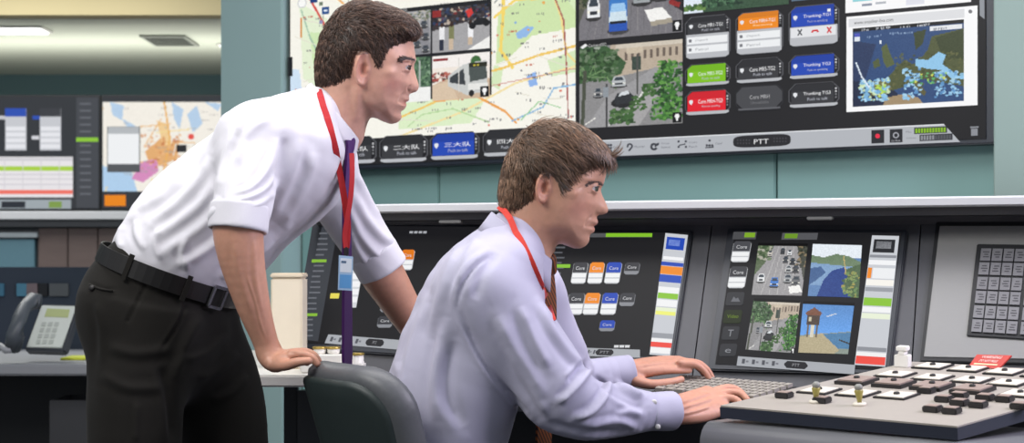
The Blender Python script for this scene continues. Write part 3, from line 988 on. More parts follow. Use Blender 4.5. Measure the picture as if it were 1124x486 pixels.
for x0, y0, x1, y1, col in ((799.8, 323.5, 819, 338), (797, 343, 816.5, 357.5, ), (795.5, 361, 813.5, 375.5), (792.5, 380, 811, 393.5)) and ((799.8, 323.5, 819, 338, '38393d'), (797, 343, 816.5, 357.5, '2b3320'), (795.5, 361, 813.5, 375.5, '38393d'), (792.5, 380, 811, 393.5, '38393d')):
    k = mr(MR, oct_quad(mq(x0, y0, x1, y1), .08), .0012, col, 'side_key')
    if y0 > 360:
        text(F, 'T' if y0 < 370 else 'e', mq(x0 + 5.5, y0 + 3.6, x1 - 6.5, y1 - 3.5), .0152, gcol('8a8c92'), k)
    elif y0 > 340:
        text(F, 'Video', mq(x0 + 3, y0 + 5, x1 - 4, y0 + 9), .0152, gcol('6f8a2c'), k)
    else:
        slab('picture_icon', F, [(x0 + 4, y1 - 4), (x0 + 7, y0 + 5), (x0 + 9.5, y1 - 7), (x0 + 11.5, y0 + 6), (x0 + 14, y1 - 4)], .0152, .0147, gcol('6c6e74'), k)
tb = mr(MR, mq(806.5, 257.5, 832, 265.5), .0008, '4c4d50', 'top_tab')
mr(MR, mq(819, 258.5, 830.5, 263.5), .0014, '7faa2c', 'status_light')
mr(MR, mq(860, 258.7, 899, 266), .0008, '55565a', 'top_tab')
mr(MR, mq(863, 259.6, 877, 264.6), .0014, '6d962a', 'status_light')
toolbar(MR, zz((112, 415), (458, 441), (455, 468), (108, 442)), (.40, .60))
side_strip(MR, zz((508, 58), (588, 60), (547, 446), (456, 440)), [(.03, .13, .1, .88, '2b2c30'), (.045, .10, .2, .75, 'a0a2a8'), (.15, .17, .02, .98, '8d9097'), (.19, .225, .02, .98, 'f2f3f5'), (.25, .33, .02, .16, 'f08a22'), (.25, .33, .2, .98, 'eceef0'), (.34, .385, .02, .98, 'f6f3ec'),
            (.40, .43, .02, .98, '9a9da4'), (.48, .54, .02, .98, '8bc43a'), (.55, .59, .02, .98, 'f2f3f4'), (.60, .64, .02, .98, 'e8f0d8'), (.86, .89, .02, .98, '8f9299'), (.90, .93, .02, .98, 'f0f0f0'), (.93, .99, .02, .98, 'ee5146')])

# middle screen
MM = monitor('dark console screen with rows of small call buttons, behind the seated man', [(598, 254), (761, 254.5), (739.5, 400), (580, 397)], [(606, 257.5), (757, 258), (736, 394), (588, 391.5)])
mr(MM, mq(632, 259, 717, 263.2, -.1), .0008, '55565a', 'top_tab')
mr(MM, mq(667, 259, 717.5, 263.0, -.1), .0014, '83c02c', 'status_light')
for k in range(20):
    mr(MM, mq(612 - k * .9, 268 + k * 5.6, 625 - k * .9 - (k * 7 % 5), 269.6 + k * 5.6), .0008, '5c5e64', 'list_line')
mr(MM, mq(608.5, 293, 628, 296.6), .0014, '83c02c', 'status_light')
mr(MM, mq(600, 349, 618, 352.6), .0014, '83c02c', 'status_light')
for x0, x1, col, bd in ((632, 648, '3a3b40', True), (650, 666, 'ee8a1d', True), (668.5, 685, '2449b4', True), (688.5, 704.5, '3a3b40', False)):
    mini_button(MM, x0, 291, x1, 314 if bd else 304, col, bd)
for x0, x1, col, bd in ((627, 644.5, '3a3b40', True), (645, 661.5, 'ee8a1d', True), (664, 681, '2449b4', True), (683.5, 699.5, '3a3b40', False)):
    mini_button(MM, x0, 324.5, x1, 348 if bd else 338.5, col, bd)
mini_button(MM, 661, 354.5, 677.5, 366, '2449b4', False)
toolbar(MM, [(634, 384), (704, 386.5), (704, 395), (630, 392.5)], (.33, .60))
for k in range(3):
    mr(MM, mq(676 + k * 6, 381.4, 681 + k * 6, 384), .001, 'd8d9dc', 'list_line')
side_strip(MM, [(732, 258.7), (756.5, 261), (737, 393.2), (714.5, 391.6)], [(.03, .13, .1, .9, '2449b4'), (.05, .1, .2, .7, '7f97dc'), (.19, .215, .05, .95, 'f2f3f5'), (.235, .265, 0, 1, '2449b4'), (.27, .335, 0, 1, 'ef8b1e'), (.34, .40, 0, 1, '2a4fb8'), (.44, .49, .03, .97, 'f0f1f2'), (.49, .535, .03, .97, '8bc43a'), (.545, .60, .03, .97, 'f0f1f2'),
            (.61, .64, .03, .97, 'e6efcf'), (.64, .67, .03, .97, 'eef07c'), (.82, .86, 0, 1, '9a9da4'), (.865, .895, 0, 1, 'f0f0f0'), (.895, .935, 0, 1, 'ee5146'), (.94, .985, .03, .97, 'f2f2f2')])

# left screen
ML = monitor('dark console screen with call list column, between the two men', [(345, 246), (560, 248), (532, 397), (322, 384)], [(356, 250), (552, 252), (527, 390), (334, 378)])
mr(ML, [(355.5, 252), (373, 253), (351.5, 377), (335, 375)], .0006, '3d4046', 'list_column')
for k in range(20):
    x = 353 - k * 1.0
    if k in (5, 15):
        mr(ML, mq(x - 3, 258 + k * 5.9, x + 13, 261 + k * 5.9), .0014, '86b83a', 'status_light')
    else:
        mr(ML, mq(x, 258 + k * 5.9, x + 9 + (k * 5 % 4), 259.6 + k * 5.9), .0010, '6a6d74', 'list_line')
mr(ML, mq(365.5, 324.5, 375, 330), .001, 'e6d85a', 'note_tag')
wp = mr(ML, mq(390, 284, 403, 340), .001, 'd4d6da', 'list_panel')
for k in range(6):
    slab('list_row', F, mq(390.6 - k * 1.4, 286 + k * 8.5, 402 - k * 1.4, 292 + k * 8.5), .0152, .0147, gcol('f2f2f4'), wp)
mini_button(ML, 444, 277, 458, 299, 'e07818', True)
mini_button(ML, 421, 334, 437, 345, '3a3b40', False)
mini_button(ML, 418, 350, 434, 362, '3a3b40', False)
mini_button(ML, 444, 334, 460, 345, '3a3b40', False)
toolbar(ML, [(363, 369.5), (470, 378), (468, 388.5), (359, 379)], (.40, .58))
for k in range(4):
    mr(ML, mq(452 + k * 5, 256.5, 455.6 + k * 5, 258.8), .001, 'a8aab0', 'list_line')

# ------------------------------------------------------------------ key label panel at the right
KP = thing('key_label_panel', 'brushed grey panel with a framed grid of lettered keys, at the right edge', 'panel', F.hit(1080, 395))
slab('frame', F, [(1028, 244.5), (1300, 244.5), (1290, 404), (1010, 398)], .008, .0006, M_black, KP, .002)
slab('plate', F, [(1032, 250), (1296, 250), (1286, 399), (1014.5, 393.5)], .0100, .0075, M_steel, KP, .001)
slab('key_frame', F, [(1073, 270.5), (1180, 272), (1169, 378), (1061.5, 371.5)], .014, .0095, M_black, KP, .002)
gm = mat('key_cap_grey', '77777a', .5, var=.12, scale=160)
KEYQ = [(1077, 275), (1128, 275.8), (1117.5, 371.3), (1065.5, 368.2)]
for r in range(6):
    for c_ in range(8):
        v0 = .015 + r * .163 + (r // 2) * .008
        u0 = .02 + c_ * .245 + (c_ // 4) * .05
        q = sub(KEYQ, u0, v0, u0 + .215, v0 + .143)
        k = slab('label_key', F, q, .0175, .0135, gm, KP)
        for j in range(3):
            slab('printed_line', F, sub(q, .2 + .08 * ((r + j * 2 + c_) % 3), .25 + j * .2, .85 - .1 * ((r + c_ + j) % 2), .33 + j * .2), .0178, .0175, mat('dark_print', '3c3c40', .6), k)

# ------------------------------------------------------------------ control desk panel with buttons
CP = thing('button_desk', 'low sloping cream control panel with rows of push pads and toggles', 'control panel', C.hit(900, 440))
M_cream = mat('warm_grey_panel_enamel', 'a8a197', .45, var=.05, scale=40)
def cpos(px, py):
    p = C.hit(px, py)
    return (p - c1).dot(CAx), (p - c1).dot(CBx)
top = [c1, c1 + CAx * (c2 - c1).length, c1 + CAx * (c2 - c1).length + CBx * .90, c1 + CAx * .06 + CBx * .66, c1 + CBx * .0]
b3 = (c3 - c1)
pB = c1 + b3 * 1.02
Ltop = [c1, c2, c2 + b3 * 1.0, c1 + b3 * 1.0]
extrude('body', [p - C.n * .0215 for p in Ltop], C.n * .0210, mat('dark_blue_grey_trim', '2e323e', .4, var=.05), CP)
cen = sum(Ltop, Vector()) / 4
extrude('top_plate', [p + (cen - p) * .004 for p in Ltop], C.n * .003, M_cream, CP)
def cbox(px, py, wa_, wb_, h, m, parent, name, z0=.003, bev=.0):
    p = C.hit(px, py)
    pts = [p + CAx * sa * wa_ / 2 + CBx * sb * wb_ / 2 + C.n * z0 for sa, sb in ((-1, -1), (1, -1), (1, 1), (-1, 1))]
    return extrude(name, pts, C.n * h, m, parent, bev)
M_pad = mat('ivory_pad', 'ddd6c6', .5, var=.05)
M_pink = mat('dull_rose_pad', '9c8a80', .5, var=.08)
M_blk2 = mat('black_key_plastic', '242222', .5, var=.1)
def zc(x, y):
    return 780 + x / 3.267, 370 + y / 3.267
A_len = .060
pads = [(797, 112, 0), (925, 122, 0), (1055, 133, 0), (1190, 143, 0), (663, 142, 0), (797, 153, 0), (938, 162, 0), (1070, 173, 0), (1210, 184, 0),
        (525, 168, 1), (658, 178, 1), (795, 188, 1), (940, 200, 1), (1112, 212, 0), (390, 200, 0), (528, 210, 0), (668, 218, 0), (1240, 224, 0)]
for x, y, kind in pads:
    px, py = zc(x, y)
    b = cbox(px, py, .066, .066, .0035 if not kind else .007, M_blk2, CP, 'push_pad', bev=.0008)
    cbox(px, py, .055, .055, .0016 if not kind else .003, M_pad if not kind else M_pink, b, 'pad_face', z0=.0063 if not kind else .0098)
    p = C.hit(px, py) + C.n * (.0078 if not kind else .0127)
    lathe('pad_knob', [(.006, 0), (.0062, .003), (.004, .0045)], p, M_blk2, b, 10, C.n)
for x, y in ((265, 222), (400, 240), (838, 236), (892, 224), (985, 231), (1055, 236), (893, 250), (960, 257), (797, 272), (865, 279), (775, 205), (1110, 262)):
    px, py = zc(x, y)
    k = cbox(px, py, .030, .026, .011, M_blk2, CP, 'small_key', bev=.002)
    cbox(px, py, .022, .018, .0012, M_pink, k, 'key_cap', z0=.014)
M_amber = mat('amber_lever_plastic', '9a8f4a', .35, var=.1)
for x, y, lean in ((378, 240, .010), (535, 250, -.004)):
    px, py = zc(x, y)
    p = C.hit(px, py) + C.n * .003
    tg = lathe('toggle', [(.013, 0), (.013, .004), (.010, .006)], p, M_pad, CP, 14, C.n)
    ax = C.n + CAx * lean * 8
    e = p + C.n * .005
    tube('lever', [e, e + ax * .010, e + ax * .022, e + ax * .027], [.004, .0055, .0085, .005], M_amber, tg, 10)
    lathe('lever_tip', [(.002, 0), (.0075, .004), (.0078, .009), (.004, .013)], e + ax * .022, mat('grey_lever_tip', '8a8a84', .4), tg, 12, ax)

# red warning card lying at the back of the panel
rc = C.hit(1080, 405.5)
RCp = Plane(rc + C.n * .004, (C.n + CBx * -1.1).normalized())
WC = thing('warning_card', 'small red card with white lettering propped on the control panel', 'card', rc)
slab('card', RCp, [(1073, 390), (1111, 391), (1096.5, 405.6), (1063.5, 403.5)], .004, 0, mat('red_card', 'c0342c', .5, var=.05), WC)
MW_ = mat('white_print', 'f0ece6', .6, var=.02)
text(RCp, 'WARNING', [(1080, 391.4), (1102, 392.2), (1099, 395), (1077.5, 394)], .0046, MW_, WC)
text(RCp, 'DO NOT PRESS', [(1077.5, 395.6), (1097, 396.6), (1094.5, 399), (1075, 397.8)], .0046, MW_, WC)
slab('printed_bar', RCp, [(1070.5, 399.5), (1096, 401), (1095, 402.2), (1069.5, 400.8)], .0046, .004, mat('cream_print', 'f0d8b0', .6), WC)

# little white stepped block by the screen edge
bt = thing('white_adapter', 'small white stepped adapter block beside the right console screen', 'adapter', C.hit(991, 403))
bp = C.hit(991, 404)
for nm, w_, z0, h in (('base', .032, .003, .026), ('collar', .014, .029, .008), ('cap', .024, .037, .010)):
    pts = [bp + CAx * sa * w_ / 2 + CBx * sb * .009 + Vector((0, 0, z0)) for sa, sb in ((-1, -1), (1, -1), (1, 1), (-1, 1))]
    extrude(nm, pts, (0, 0, h), M_white, bt, .0015)

# ------------------------------------------------------------------ keyboard
k1, k2, k3 = P(747, 414.5, 3.60), P(872, 424.5, 3.42), P(714, 430.5, 3.45)
K = Plane(k1, (k2 - k1).cross(k3 - k1))
KB = thing('keyboard', 'dark grey keyboard under the seated man\'s hands', 'keyboard', k1)
KQ = [(746, 414), (876, 424), (828, 440), (713, 430)]
slab('case', K, KQ, 0, -.018, mat('dark_keyboard_case', '3c3a3a', .5, var=.06), KB, .003)
M_key = mat('worn_beige_keycap', 'a09a90', .55, var=.12, scale=90)
for r in range(6):
    n = 16 if r < 5 else 10
    for c_ in range(n):
        wv = 1 / n
        q = sub(KQ, .02 + .96 * (c_ + .12) * wv, .04 + r * .155, .02 + .96 * (c_ + .86) * wv, .04 + r * .155 + .118)
        slab('keycap', K, q, .008, .0005, M_key, KB)
# rest that carries the keyboard at its slope
kr = [K.hit(x, y) - K.n * .018 for x, y in KQ]
bm = bmesh.new()
tv = [bm.verts.new(p) for p in kr]
bv = [bm.verts.new((p.x, p.y, DESK + .0005)) for p in kr]
bm.faces.new(tv); bm.faces.new(bv[::-1])
for i in range(4):
    bm.faces.new((tv[i], bv[i], bv[(i + 1) % 4], tv[(i + 1) % 4]))
from_bm('rest', bm, M_fascia_dark, KB)

# ------------------------------------------------------------------ things on the light side desk between the men
SD = thing('side_desk', 'white topped side desk behind the chair', 'desk', P(330, 420, 3.95))
def flat(name, pts, z0, z1, m, parent, bevel=.0):
    return extrude(name, [Vector((p.x, p.y, z0)) for p in pts], (0, 0, z1 - z0), m, parent, bevel)
sdp = [P(200, HY, 3.80), P(405, HY, 3.80), P(404, HY, 3.98), P(332, HY, 4.20), P(332, HY, 4.85), P(200, HY, 4.85)]
flat('desk_top', sdp, .752, .78, mat('white_laminate', 'd9d6cf', .45, var=.03), SD, .004)
for px, d in ((215, 3.9), (390, 3.88), (215, 4.7), (320, 4.7)):
    p = P(px, HY, d)
    box('leg', (p.x, p.y, .376), (.04, .04, .752), M_fascia_dark, SD, .003)
p = P(317.5, HY, 4.06)
BX = thing('document_box', 'tall cream box standing beside the left console screen', 'box', (p.x, p.y, .78))
box('body', (p.x, p.y,   .78 + .1125), (.078, .10, .225), mat('cream_card', 'ded3bd', .7, var=.04), BX, .004)
box('lid', (p.x, p.y, .78 + .231), (.080, .104, .012), mat('cream_lid', 'd5c8b0', .7, var=.04), BX, .003)
p = P(366, HY, 3.90)
TR = thing('paper_tray', 'low white tray under the gold ringed cups on the side desk', 'tray', (p.x, p.y, .78))
box('body', (p.x, p.y, .78 + .012), (.15, .085, .024), M_white, TR, .004)
box('paper_stack', (p.x, p.y, .78 + .033), (.13, .07, .018), mat('paper_white', 'efece4', .8), TR, .001)
M_gold = mat('brass_ring', 'b49a50', .3, metal=.7, var=.05)
for k, px in enumerate((336, 351, 366, 392)):
    p = P(px, HY, 3.93 if k < 3 else 3.88)
    z0 = .78 if k in (0, 3) else .8222
    cu_ = thing('small_cup', ['small white cup with brass ring nearest the cream box', 'small white cup with brass ring at the left of the tray', 'small white cup with brass ring in the middle of the tray', 'white cup with brass ring right of the purple tie'][k], 'cup', (p.x, p.y, z0), 'brass ringed cups')
    h = .046 if k in (0, 3) else .016
    lathe('cup_body', [(.012, 0), (.015, .004), (.016, h), (.013, h), (.012, h - .006)], (p.x, p.y, z0), M_white, cu_, 20)
    lathe('ring', [(.0158, 0), (.0175, .001), (.0175, .005), (.0158, .006)], (p.x, p.y, z0 + h - .004), M_gold, cu_, 20)
# ------------------------------------------------------------------ the far part of the room, left
M_far = mat('far_teal_wall', '4f6a6e', .7, var=.05, scale=3)
M_ceil = mat('pale_ceiling', 'c9cdbd', .8, var=.03, scale=2)
zc_ = 2.31
structure(box('wall_far', (-3.4, 11.1, 1.3), (7.0, .1, 2.6), M_far))
structure(box('wall_left', (-5.2, 8.0, 1.3), (.1, 6.2, 2.6), M_far))
cl_ = structure(box('ceiling', (-3.2, 9.8, zc_ + .03), (4.6, 2.6, .06), M_ceil))
structure(box('trim_3', (-3.2, 8.42, zc_ + .33), (4.6, .12, .66), mat('beige_bulkhead', 'c4b68c', .8, var=.04, scale=3)))
vt = thing('ceiling_vent', 'small dark ceiling vent in the far room', 'vent', (-1.96, 9.3, zc_ - .012))
box('frame', (-1.96, 9.3, zc_ - .006), (.26, .42, .010), mat('vent_grey', '8c8f86', .6), vt, .002)
for k in range(5):
    box('slat', (-1.96, 9.16 + k * .07, zc_ - .014), (.22, .02, .006), mat('vent_dark', '6b6e68', .6), vt)
for lx, ly, sz, lab in ((-2.72, 8.85, (.34, .18), 'round edged ceiling lamp near the left edge of the far ceiling'), (-1.62, 9.6, (.16, .3), 'small bright ceiling lamp beside the teal pillar')):
    lp = thing('ceiling_lamp', lab, 'lamp', (lx, ly, zc_ - .01))
    box('housing', (lx, ly, zc_ - .006), (sz[0] + .04, sz[1] + .04, .010), M_white, lp, .003)
    box('diffuser', (lx, ly, zc_ - .016), (sz[0], sz[1], .010), glow('lamp_diffuser', 'ffffff', 2.2), lp, .003)

FB = Plane(P(120, 200, 9.0), (0, -1, 0))
def fq(x0, y0, x1, y1):
    return [(x0, y0), (x1, y0), (x1, y1), (x0, y1)]
def far_display(label, x0, x1, cells):
    t = thing('far_display', label, 'display', FB.hit((x0 + x1) / 2, 232))
    slab('housing', FB, fq(x0, 104, x1, 231), -.004, -.06, M_black, t, .004)
    slab('screen', FB, fq(x0 + 1.5, 106, x1 - 1.5, 229), 0, -.005, glow('far_dark_ground', '34373c', 1.0), t)
    return t
D1 = far_display('far dark display with white table and two list cards', -70, 110, None)
def fr(t, x0, y0, x1, y1, col, nm, f=.004):
    return slab(nm, FB, fq(x0, y0, x1, y1), f, .0005, gcol(col), t)
for x0, hc in ((6, '2c4fb0'), (44, '3c3e44')):
    k = fr(D1, x0, 119, x0 + 23, 165, 'c6c8ce', 'list_card')
    slab('card_head', FB, fq(x0, 119, x0 + 23, 128), .008, .004, gcol(hc), k)
    for j in range(4):
        slab('card_row', FB, fq(x0 + 1, 139 + j * 6.4, x0 + 22, 143.5 + j * 6.4), .008, .004, gcol('e4e5ea'), k)
fr(D1, 36, 127, 44, 131, '2c4fb0', 'side_tag'); fr(D1, 35, 149, 43, 153, 'd4d4da', 'side_tag'); fr(D1, -4, 127, 6, 131, 'c4c4ca', 'side_tag')
tb_ = fr(D1, -60, 172, 80, 216.5, 'e6e3e6', 'data_table')
for y0, y1, col in ((173, 176.5, 'cfcdd2'), (182.5, 187.5, 'a9cf48'), (191, 192, 'c9c4cc'), (196, 197, 'c9c4cc'), (202, 203, 'c9c4cc'), (208.5, 213, 'ee7466')):
    slab('table_row', FB, fq(-60, y0, 80, y1), .008, .004, gcol(col), tb_)
for k in range(4):
    slab('column_rule', FB, fq(5 + k * 20, 173, 5.8 + k * 20, 208), .0085, .004, gcol('d2cfd4'), tb_)
lc = fr(D1, 84, 107, 108, 228, '45484e', 'list_column')
slab('active_row', FB, fq(84, 151, 108, 155.5), .008, .004, gcol('8bc43a'), lc)
for k in range(14):
    if k != 5:
        slab('list_line', FB, fq(88, 113 + k * 7.6, 100, 115 + k * 7.6), .008, .004, gcol('63666d'), lc)
tq = fr(D1, -60, 219, 78, 229, '9da6ac', 'toolbar')
slab('talk_key', FB, fq(2, 221, 28, 228), .008, .004, gcol('2c3038'), tq)
slab('level_meter', FB, fq(54, 221, 68, 228), .008, .004, gcol('7d9a4c'), tq)
D2 = far_display('far display with a colourful city map, beside the teal pillar', 111, 252, None)
def paint_city(w=130, h=98):
    c = Cv(w, h, 'f1ece2')
    c.poly([(0, 70), (30, 76), (36, 98), (0, 98)], 'aecdea')
    for pts in ([(8, 0), (22, 4), (20, 20), (10, 14)], [(72, 0), (84, 8), (80, 30), (74, 18)], [(88, 14), (98, 4), (104, 24), (94, 34)], [(20, 18), (34, 26), (30, 36)], [(106, 0), (124, 2), (120, 10)]):
        c.poly(pts, 'b4cde6')
    c.poly([(44, 54), (60, 40), (70, 46), (80, 40), (78, 62), (60, 70), (48, 66)], 'e2ac72')
    c.poly([(40, 66), (56, 62), (58, 76), (42, 88), (30, 84)], 'd58bbc')
    c.poly([(56, 20), (68, 24), (72, 48), (62, 46)], 'eecb94')
    for k in range(14):
        x, y = rng.uniform(0, 130), rng.uniform(0, 98)
        a = rng.uniform(0, 3.1)
        c.line([(x, y), (x + 34 * math.cos(a), y + 34 * math.sin(a))], 1.2, rng.choice(['f0d896', 'e8b878', 'dfe0da']))
    c.line([(64, 0), (70, 40), (60, 98)], 1.8, 'e8b05c')
    c.specks(rng, 60, (40, 36, 84, 74), ['d8945c', 'e8b888', 'c87c4c'], (1, 2))
    c.ell(92, 38, 3.4, 3.4, 'e2544c')
    c.labels(rng, 40, (0, 0, 120, 94), 'a8a4a0', .5)
    return c.noise(.015, rng)
picture(FB, fq(113, 112, 250, 210), paint_city(), .004, D2, 'city_map')
pp = fr(D2, 118, 139, 154, 189, '55585c', 'popup', .008)
slab('popup_body', FB, fq(119, 147, 153, 180), .012, .008, gcol('eef0f2'), pp)
slab('popup_head', FB, fq(119, 139.5, 153, 147), .012, .008, gcol('b4b8bc'), pp)
fr(D2, 194, 159, 205, 167, '2a2b2e', 'map_marker', .008)
fr(D2, 115, 214, 138, 226, 'e8861c', 'orange_key'); fr(D2, 142, 214, 156, 226, '34353a', 'dark_key')

# far console: ledge, back panels, desk, partition
FC = thing('far_console', 'far blurred console with pale ledge, wood backing and desk at the left', 'console', P(20, 486, 6.6))
def fbox(name, x0, y0, x1, y1, d, dep, m, bev=.004, parent=None):
    a, b = P(x0, y0, d), P(x1, y1, d)
    return box(name, ((a.x + b.x) / 2, d + dep / 2, (a.z + b.z) / 2), (b.x - a.x, dep, a.z - b.z), m, parent or FC, bev)
fbox('ledge', -120, 231.5, 262, 241, 8.0, .35, M_ledge)
fbox('ledge_rail', -120, 241.2, 262, 249, 8.03, .3, mat('far_rail_grey', '6a6c70', .6))
fbox('backing', -120, 249.5, 262, 300, 8.1, .05, mat('far_rail_grey', '6a6c70', .6))
for x0, x1 in ((42, 74), (75, 107), (108, 140), (141, 175)):
    fbox('wood_panel', x0, 250, x1, 298, 8.06, .035, mat('grey_walnut', '6d5e5a', .6, var=.15, scale=8, stretch=(1, 1, 6)))
fbox('teal_strip', -90, 262, 38, 296, 8.05, .04, mat('far_teal_strip', '5d8290', .6))
fbox('pale_strip', -90, 255, 41, 261, 8.04, .05, mat('far_pale_strip', 'a4adb2', .6))
M_part = mat('dark_partition_fabric', '343d49', .9, var=.1, scale=120, bump=.2)
fbox('partition', -120, 293, 150, 388, 6.75, .05, M_part)
for x0, x1, col in ((-12, 4, '3f7088'), (18, 29, '4a7f96'), (29, 41, '76686a'), (42, 52, '16181c'), (54, 75, '54585a')):
    fbox('partition_window', x0, 311, x1, 325, 6.735, .02, mat('partition_pane_' + col, col, .3), .001)
zd = .68
a, b = P(-160, HY, 5.75), P(150, HY, 5.75)
box('desk_top', ((a.x + b.x) / 2, 6.24, zd - .02), (b.x - a.x, .98, .04), mat('far_desk_grey', '8d8f93', .5, var=.04), FC, .006)
a = P(-100, HY, 5.8); b = P(140, HY, 6.6)
box('base_cabinet', ((P(120, HY, 6.4).x + a.x) / 2, 6.5, .32), (1.1, .4, .64), M_black, FC, .006)
pb = P(62, 431, 5.9)
MT = thing('waste_bin', 'dark grey open bin under the far desk', 'bin', (P(82, HY, 5.95).x, 6.0, 0))
px_ = P(82, HY, 5.95).x
M_bin = mat('dark_grey_bin', '3a3b3e', .6)
for nm, c_, s_ in (('front_panel', (px_, 5.90, .27), (.155, .012, .54)), ('back_panel', (px_, 6.15, .27), (.155, .012, .54)), ('side_panel', (px_ - .072, 6.025, .27), (.012, .24, .54)), ('side_panel', (px_ + .072, 6.025, .27), (.012, .24, .54)), ('bottom', (px_, 6.025, .012), (.15, .24, .02))):
    box(nm, c_, s_, M_bin, MT, .003)
# desk phone
ph = P(48, 386, 5.95)
PHN = thing('desk_phone', 'pale desk telephone with dark handset on the far desk', 'telephone', (ph.x, ph.y, zd))
PF = Plane(P(55, 386, 5.90), (-.10, -1, .45))
slab('body', PF, [(47, 335), (88, 336), (72, 387.5), (28, 386)], .018, -.03, mat('phone_dark_shell', '3b3f45', .5), PHN, .006)
slab('face_plate', PF, [(48, 337), (86, 338), (70, 384), (31, 383)], .0215, .017, mat('phone_pale_face', 'd2d8cf', .5, var=.03), PHN, .003)
slab('display', PF, [(54, 341), (79, 342), (77, 351), (51, 350)], .0235, .021, mat('phone_lcd_green', 'b3bd84', .4), PHN, .001)
for r in range(4):
    for c_ in range(3):
        slab('key', PF, mq(49 + c_ * 7 - r * 2, 356 + r * 6.4, 53.5 + c_ * 7 - r * 2, 360.5 + r * 6.4, -.3), .0245, .021, mat('phone_key', 'b4bab2', .5), PHN)
hs = [P(14, 382, 5.86), P(17, 368, 5.83), P(21, 350, 5.86), P(27, 337, 5.92), P(36, 330, 5.98), P(44, 331, 5.98)]
tube('handset', hs, [.030, .034, .026, .024, .032, .028], mat('phone_handset_grey', '4c5258', .45), PHN, 12)
cd = [P(13, 383, 5.84), P(6, 384, 5.84), P(1, 380, 5.86), P(-6, 385, 5.84), P(-14, 384, 5.84)]
tube('cord', cd, .014, mat('phone_cord', '9a9ca0', .5), PHN, 8)
ypad = thing('yellow_notepad', 'yellow green notepad lying beside the far telephone', 'notepad', (P(86, HY, 6.05).x, 6.05, zd))
q_ = P(86, HY, 6.05).x
box('paper', (q_, 6.05, zd + .006), (.09, .16, .008), mat('yellow_paper', 'c8cf3e', .8), ypad, .001)
box('backing', (q_, 6.05, zd + .0012), (.092, .162, .0018), mat('card_back', '8c8a50', .8), ypad)
# ------------------------------------------------------------------ implicit surface modelling for people and cloth
def smin(a, b, k):
    if k <= 0:
        return np.minimum(a, b)
    h = np.maximum(k - np.abs(a - b), 0.0) / k
    return np.minimum(a, b) - h * h * k * 0.25

def A3(v):
    return np.array((v[0], v[1], v[2]), float)

class Loft:
    """tube through stations (centre, r_wide, r_narrow); wide axis given"""
    def __init__(self, st, wide=(0, 1, 0), k=0.02, op='add', cap=1.0):
        st = [tuple(A3(s[0])) + (s[1], s[2] if len(s) > 2 else s[1]) for s in st]
        if len(st) > 2:
            st = spline(st, 4)
        self.c = [np.array(s[:3], float) for s in st]
        self.rw = [s[3] for s in st]
        self.rn = [s[4] for s in st]
        self.wide = np.array(wide, float)
        self.k, self.op, self.cap = k, op, cap
        C_ = np.array(self.c)
        self.bc = C_.mean(0)
        self.br = max(np.linalg.norm(c - self.bc) + max(a, b) for c, a, b in zip(self.c, self.rw, self.rn))

    def __call__(self, Pt):
        out = None
        n = len(self.c)
        small = 0 < len(Pt) <= 2500
        if small:
            pc = (Pt[0] + Pt[-1]) / 2
            pr = np.linalg.norm(Pt[0] - Pt[-1]) / 2
        far = 1e9
        for i in range(max(1, n - 1)):
            a, b = self.c[i], self.c[min(i + 1, n - 1)]
            if small and n > 2:
                lb = np.linalg.norm(pc - (a + b) / 2) - np.linalg.norm(b - a) / 2 - max(self.rw[i], self.rn[i], self.rw[i + 1], self.rn[i + 1]) - pr
                if lb > .07:
                    far = min(far, lb)
                    continue
            ab = b - a
            L = np.linalg.norm(ab)
            ax = ab / L if L > 1e-9 else np.array([1.0, 0, 0])
            w = self.wide - ax * self.wide.dot(ax)
            w /= max(1e-9, np.linalg.norm(w))
            nn = np.cross(ax, w)
            q = Pt - a
            s = q @ ax
            t = np.clip(s / L, 0, 1) if L > 1e-9 else np.zeros(len(Pt))
            over = s - t * L
            j = min(i + 1, n - 1)
            rw = self.rw[i] + (self.rw[j] - self.rw[i]) * t
            rn = self.rn[i] + (self.rn[j] - self.rn[i]) * t
            m = np.minimum(rw, rn)
            x, y = q @ w, q @ nn
            if self.cap < .9 and (i == 0 or i >= n - 2):
                ao = np.where(over < 0, -over if i == 0 else 0, over if i >= n - 2 else 0)
                inner = np.abs(over) - ao
                ql = np.sqrt((x / rw) ** 2 + (y / rn) ** 2 + (inner / m) ** 2)
                d = np.where(ao > 0, -smin(-(ql - 1) * m, -(ao - self.cap * m), .004), (ql - 1) * m)
            else:
                ql = np.sqrt((x / rw) ** 2 + (y / rn) ** 2 + (over / m) ** 2)
                d = (ql - 1) * m
            out = d if out is None else np.minimum(out, d)
        return out if out is not None else np.full(len(Pt), far)

class Ell:
    """ellipsoid with axes e1 (r1), e2 (r2), rest r3"""
    def __init__(self, c, r, e1=(1, 0, 0), e2=(0, 1, 0), k=0.01, op='add'):
        self.bc = A3(c)
        e1 = np.array(e1, float); e1 /= np.linalg.norm(e1)
        e2 = np.array(e2, float); e2 -= e1 * e2.dot(e1); e2 /= np.linalg.norm(e2)
        self.E = np.stack([e1, e2, np.cross(e1, e2)])
        self.r = np.array(r, float)
        self.br = max(r)
        self.k, self.op = k, op

    def __call__(self, Pt):
        q = (Pt - self.bc) @ self.E.T
        k0 = np.linalg.norm(q / self.r, axis=1)
        k1 = np.linalg.norm(q / self.r ** 2, axis=1)
        return k0 * (k0 - 1) / np.maximum(k1, 1e-9)

class Half:
    """cut away everything on the positive side of a plane, within a ball"""
    def __init__(self, c, n, R, k=0.004):
        self.bc, self.br = A3(c), R
        self.n = np.array(n, float) / np.linalg.norm(n)
        self.k, self.op = k, 'sub'

    def __call__(self, Pt):
        q = Pt - self.bc
        return np.maximum(-(q @ self.n), np.linalg.norm(q, axis=1) - self.br)

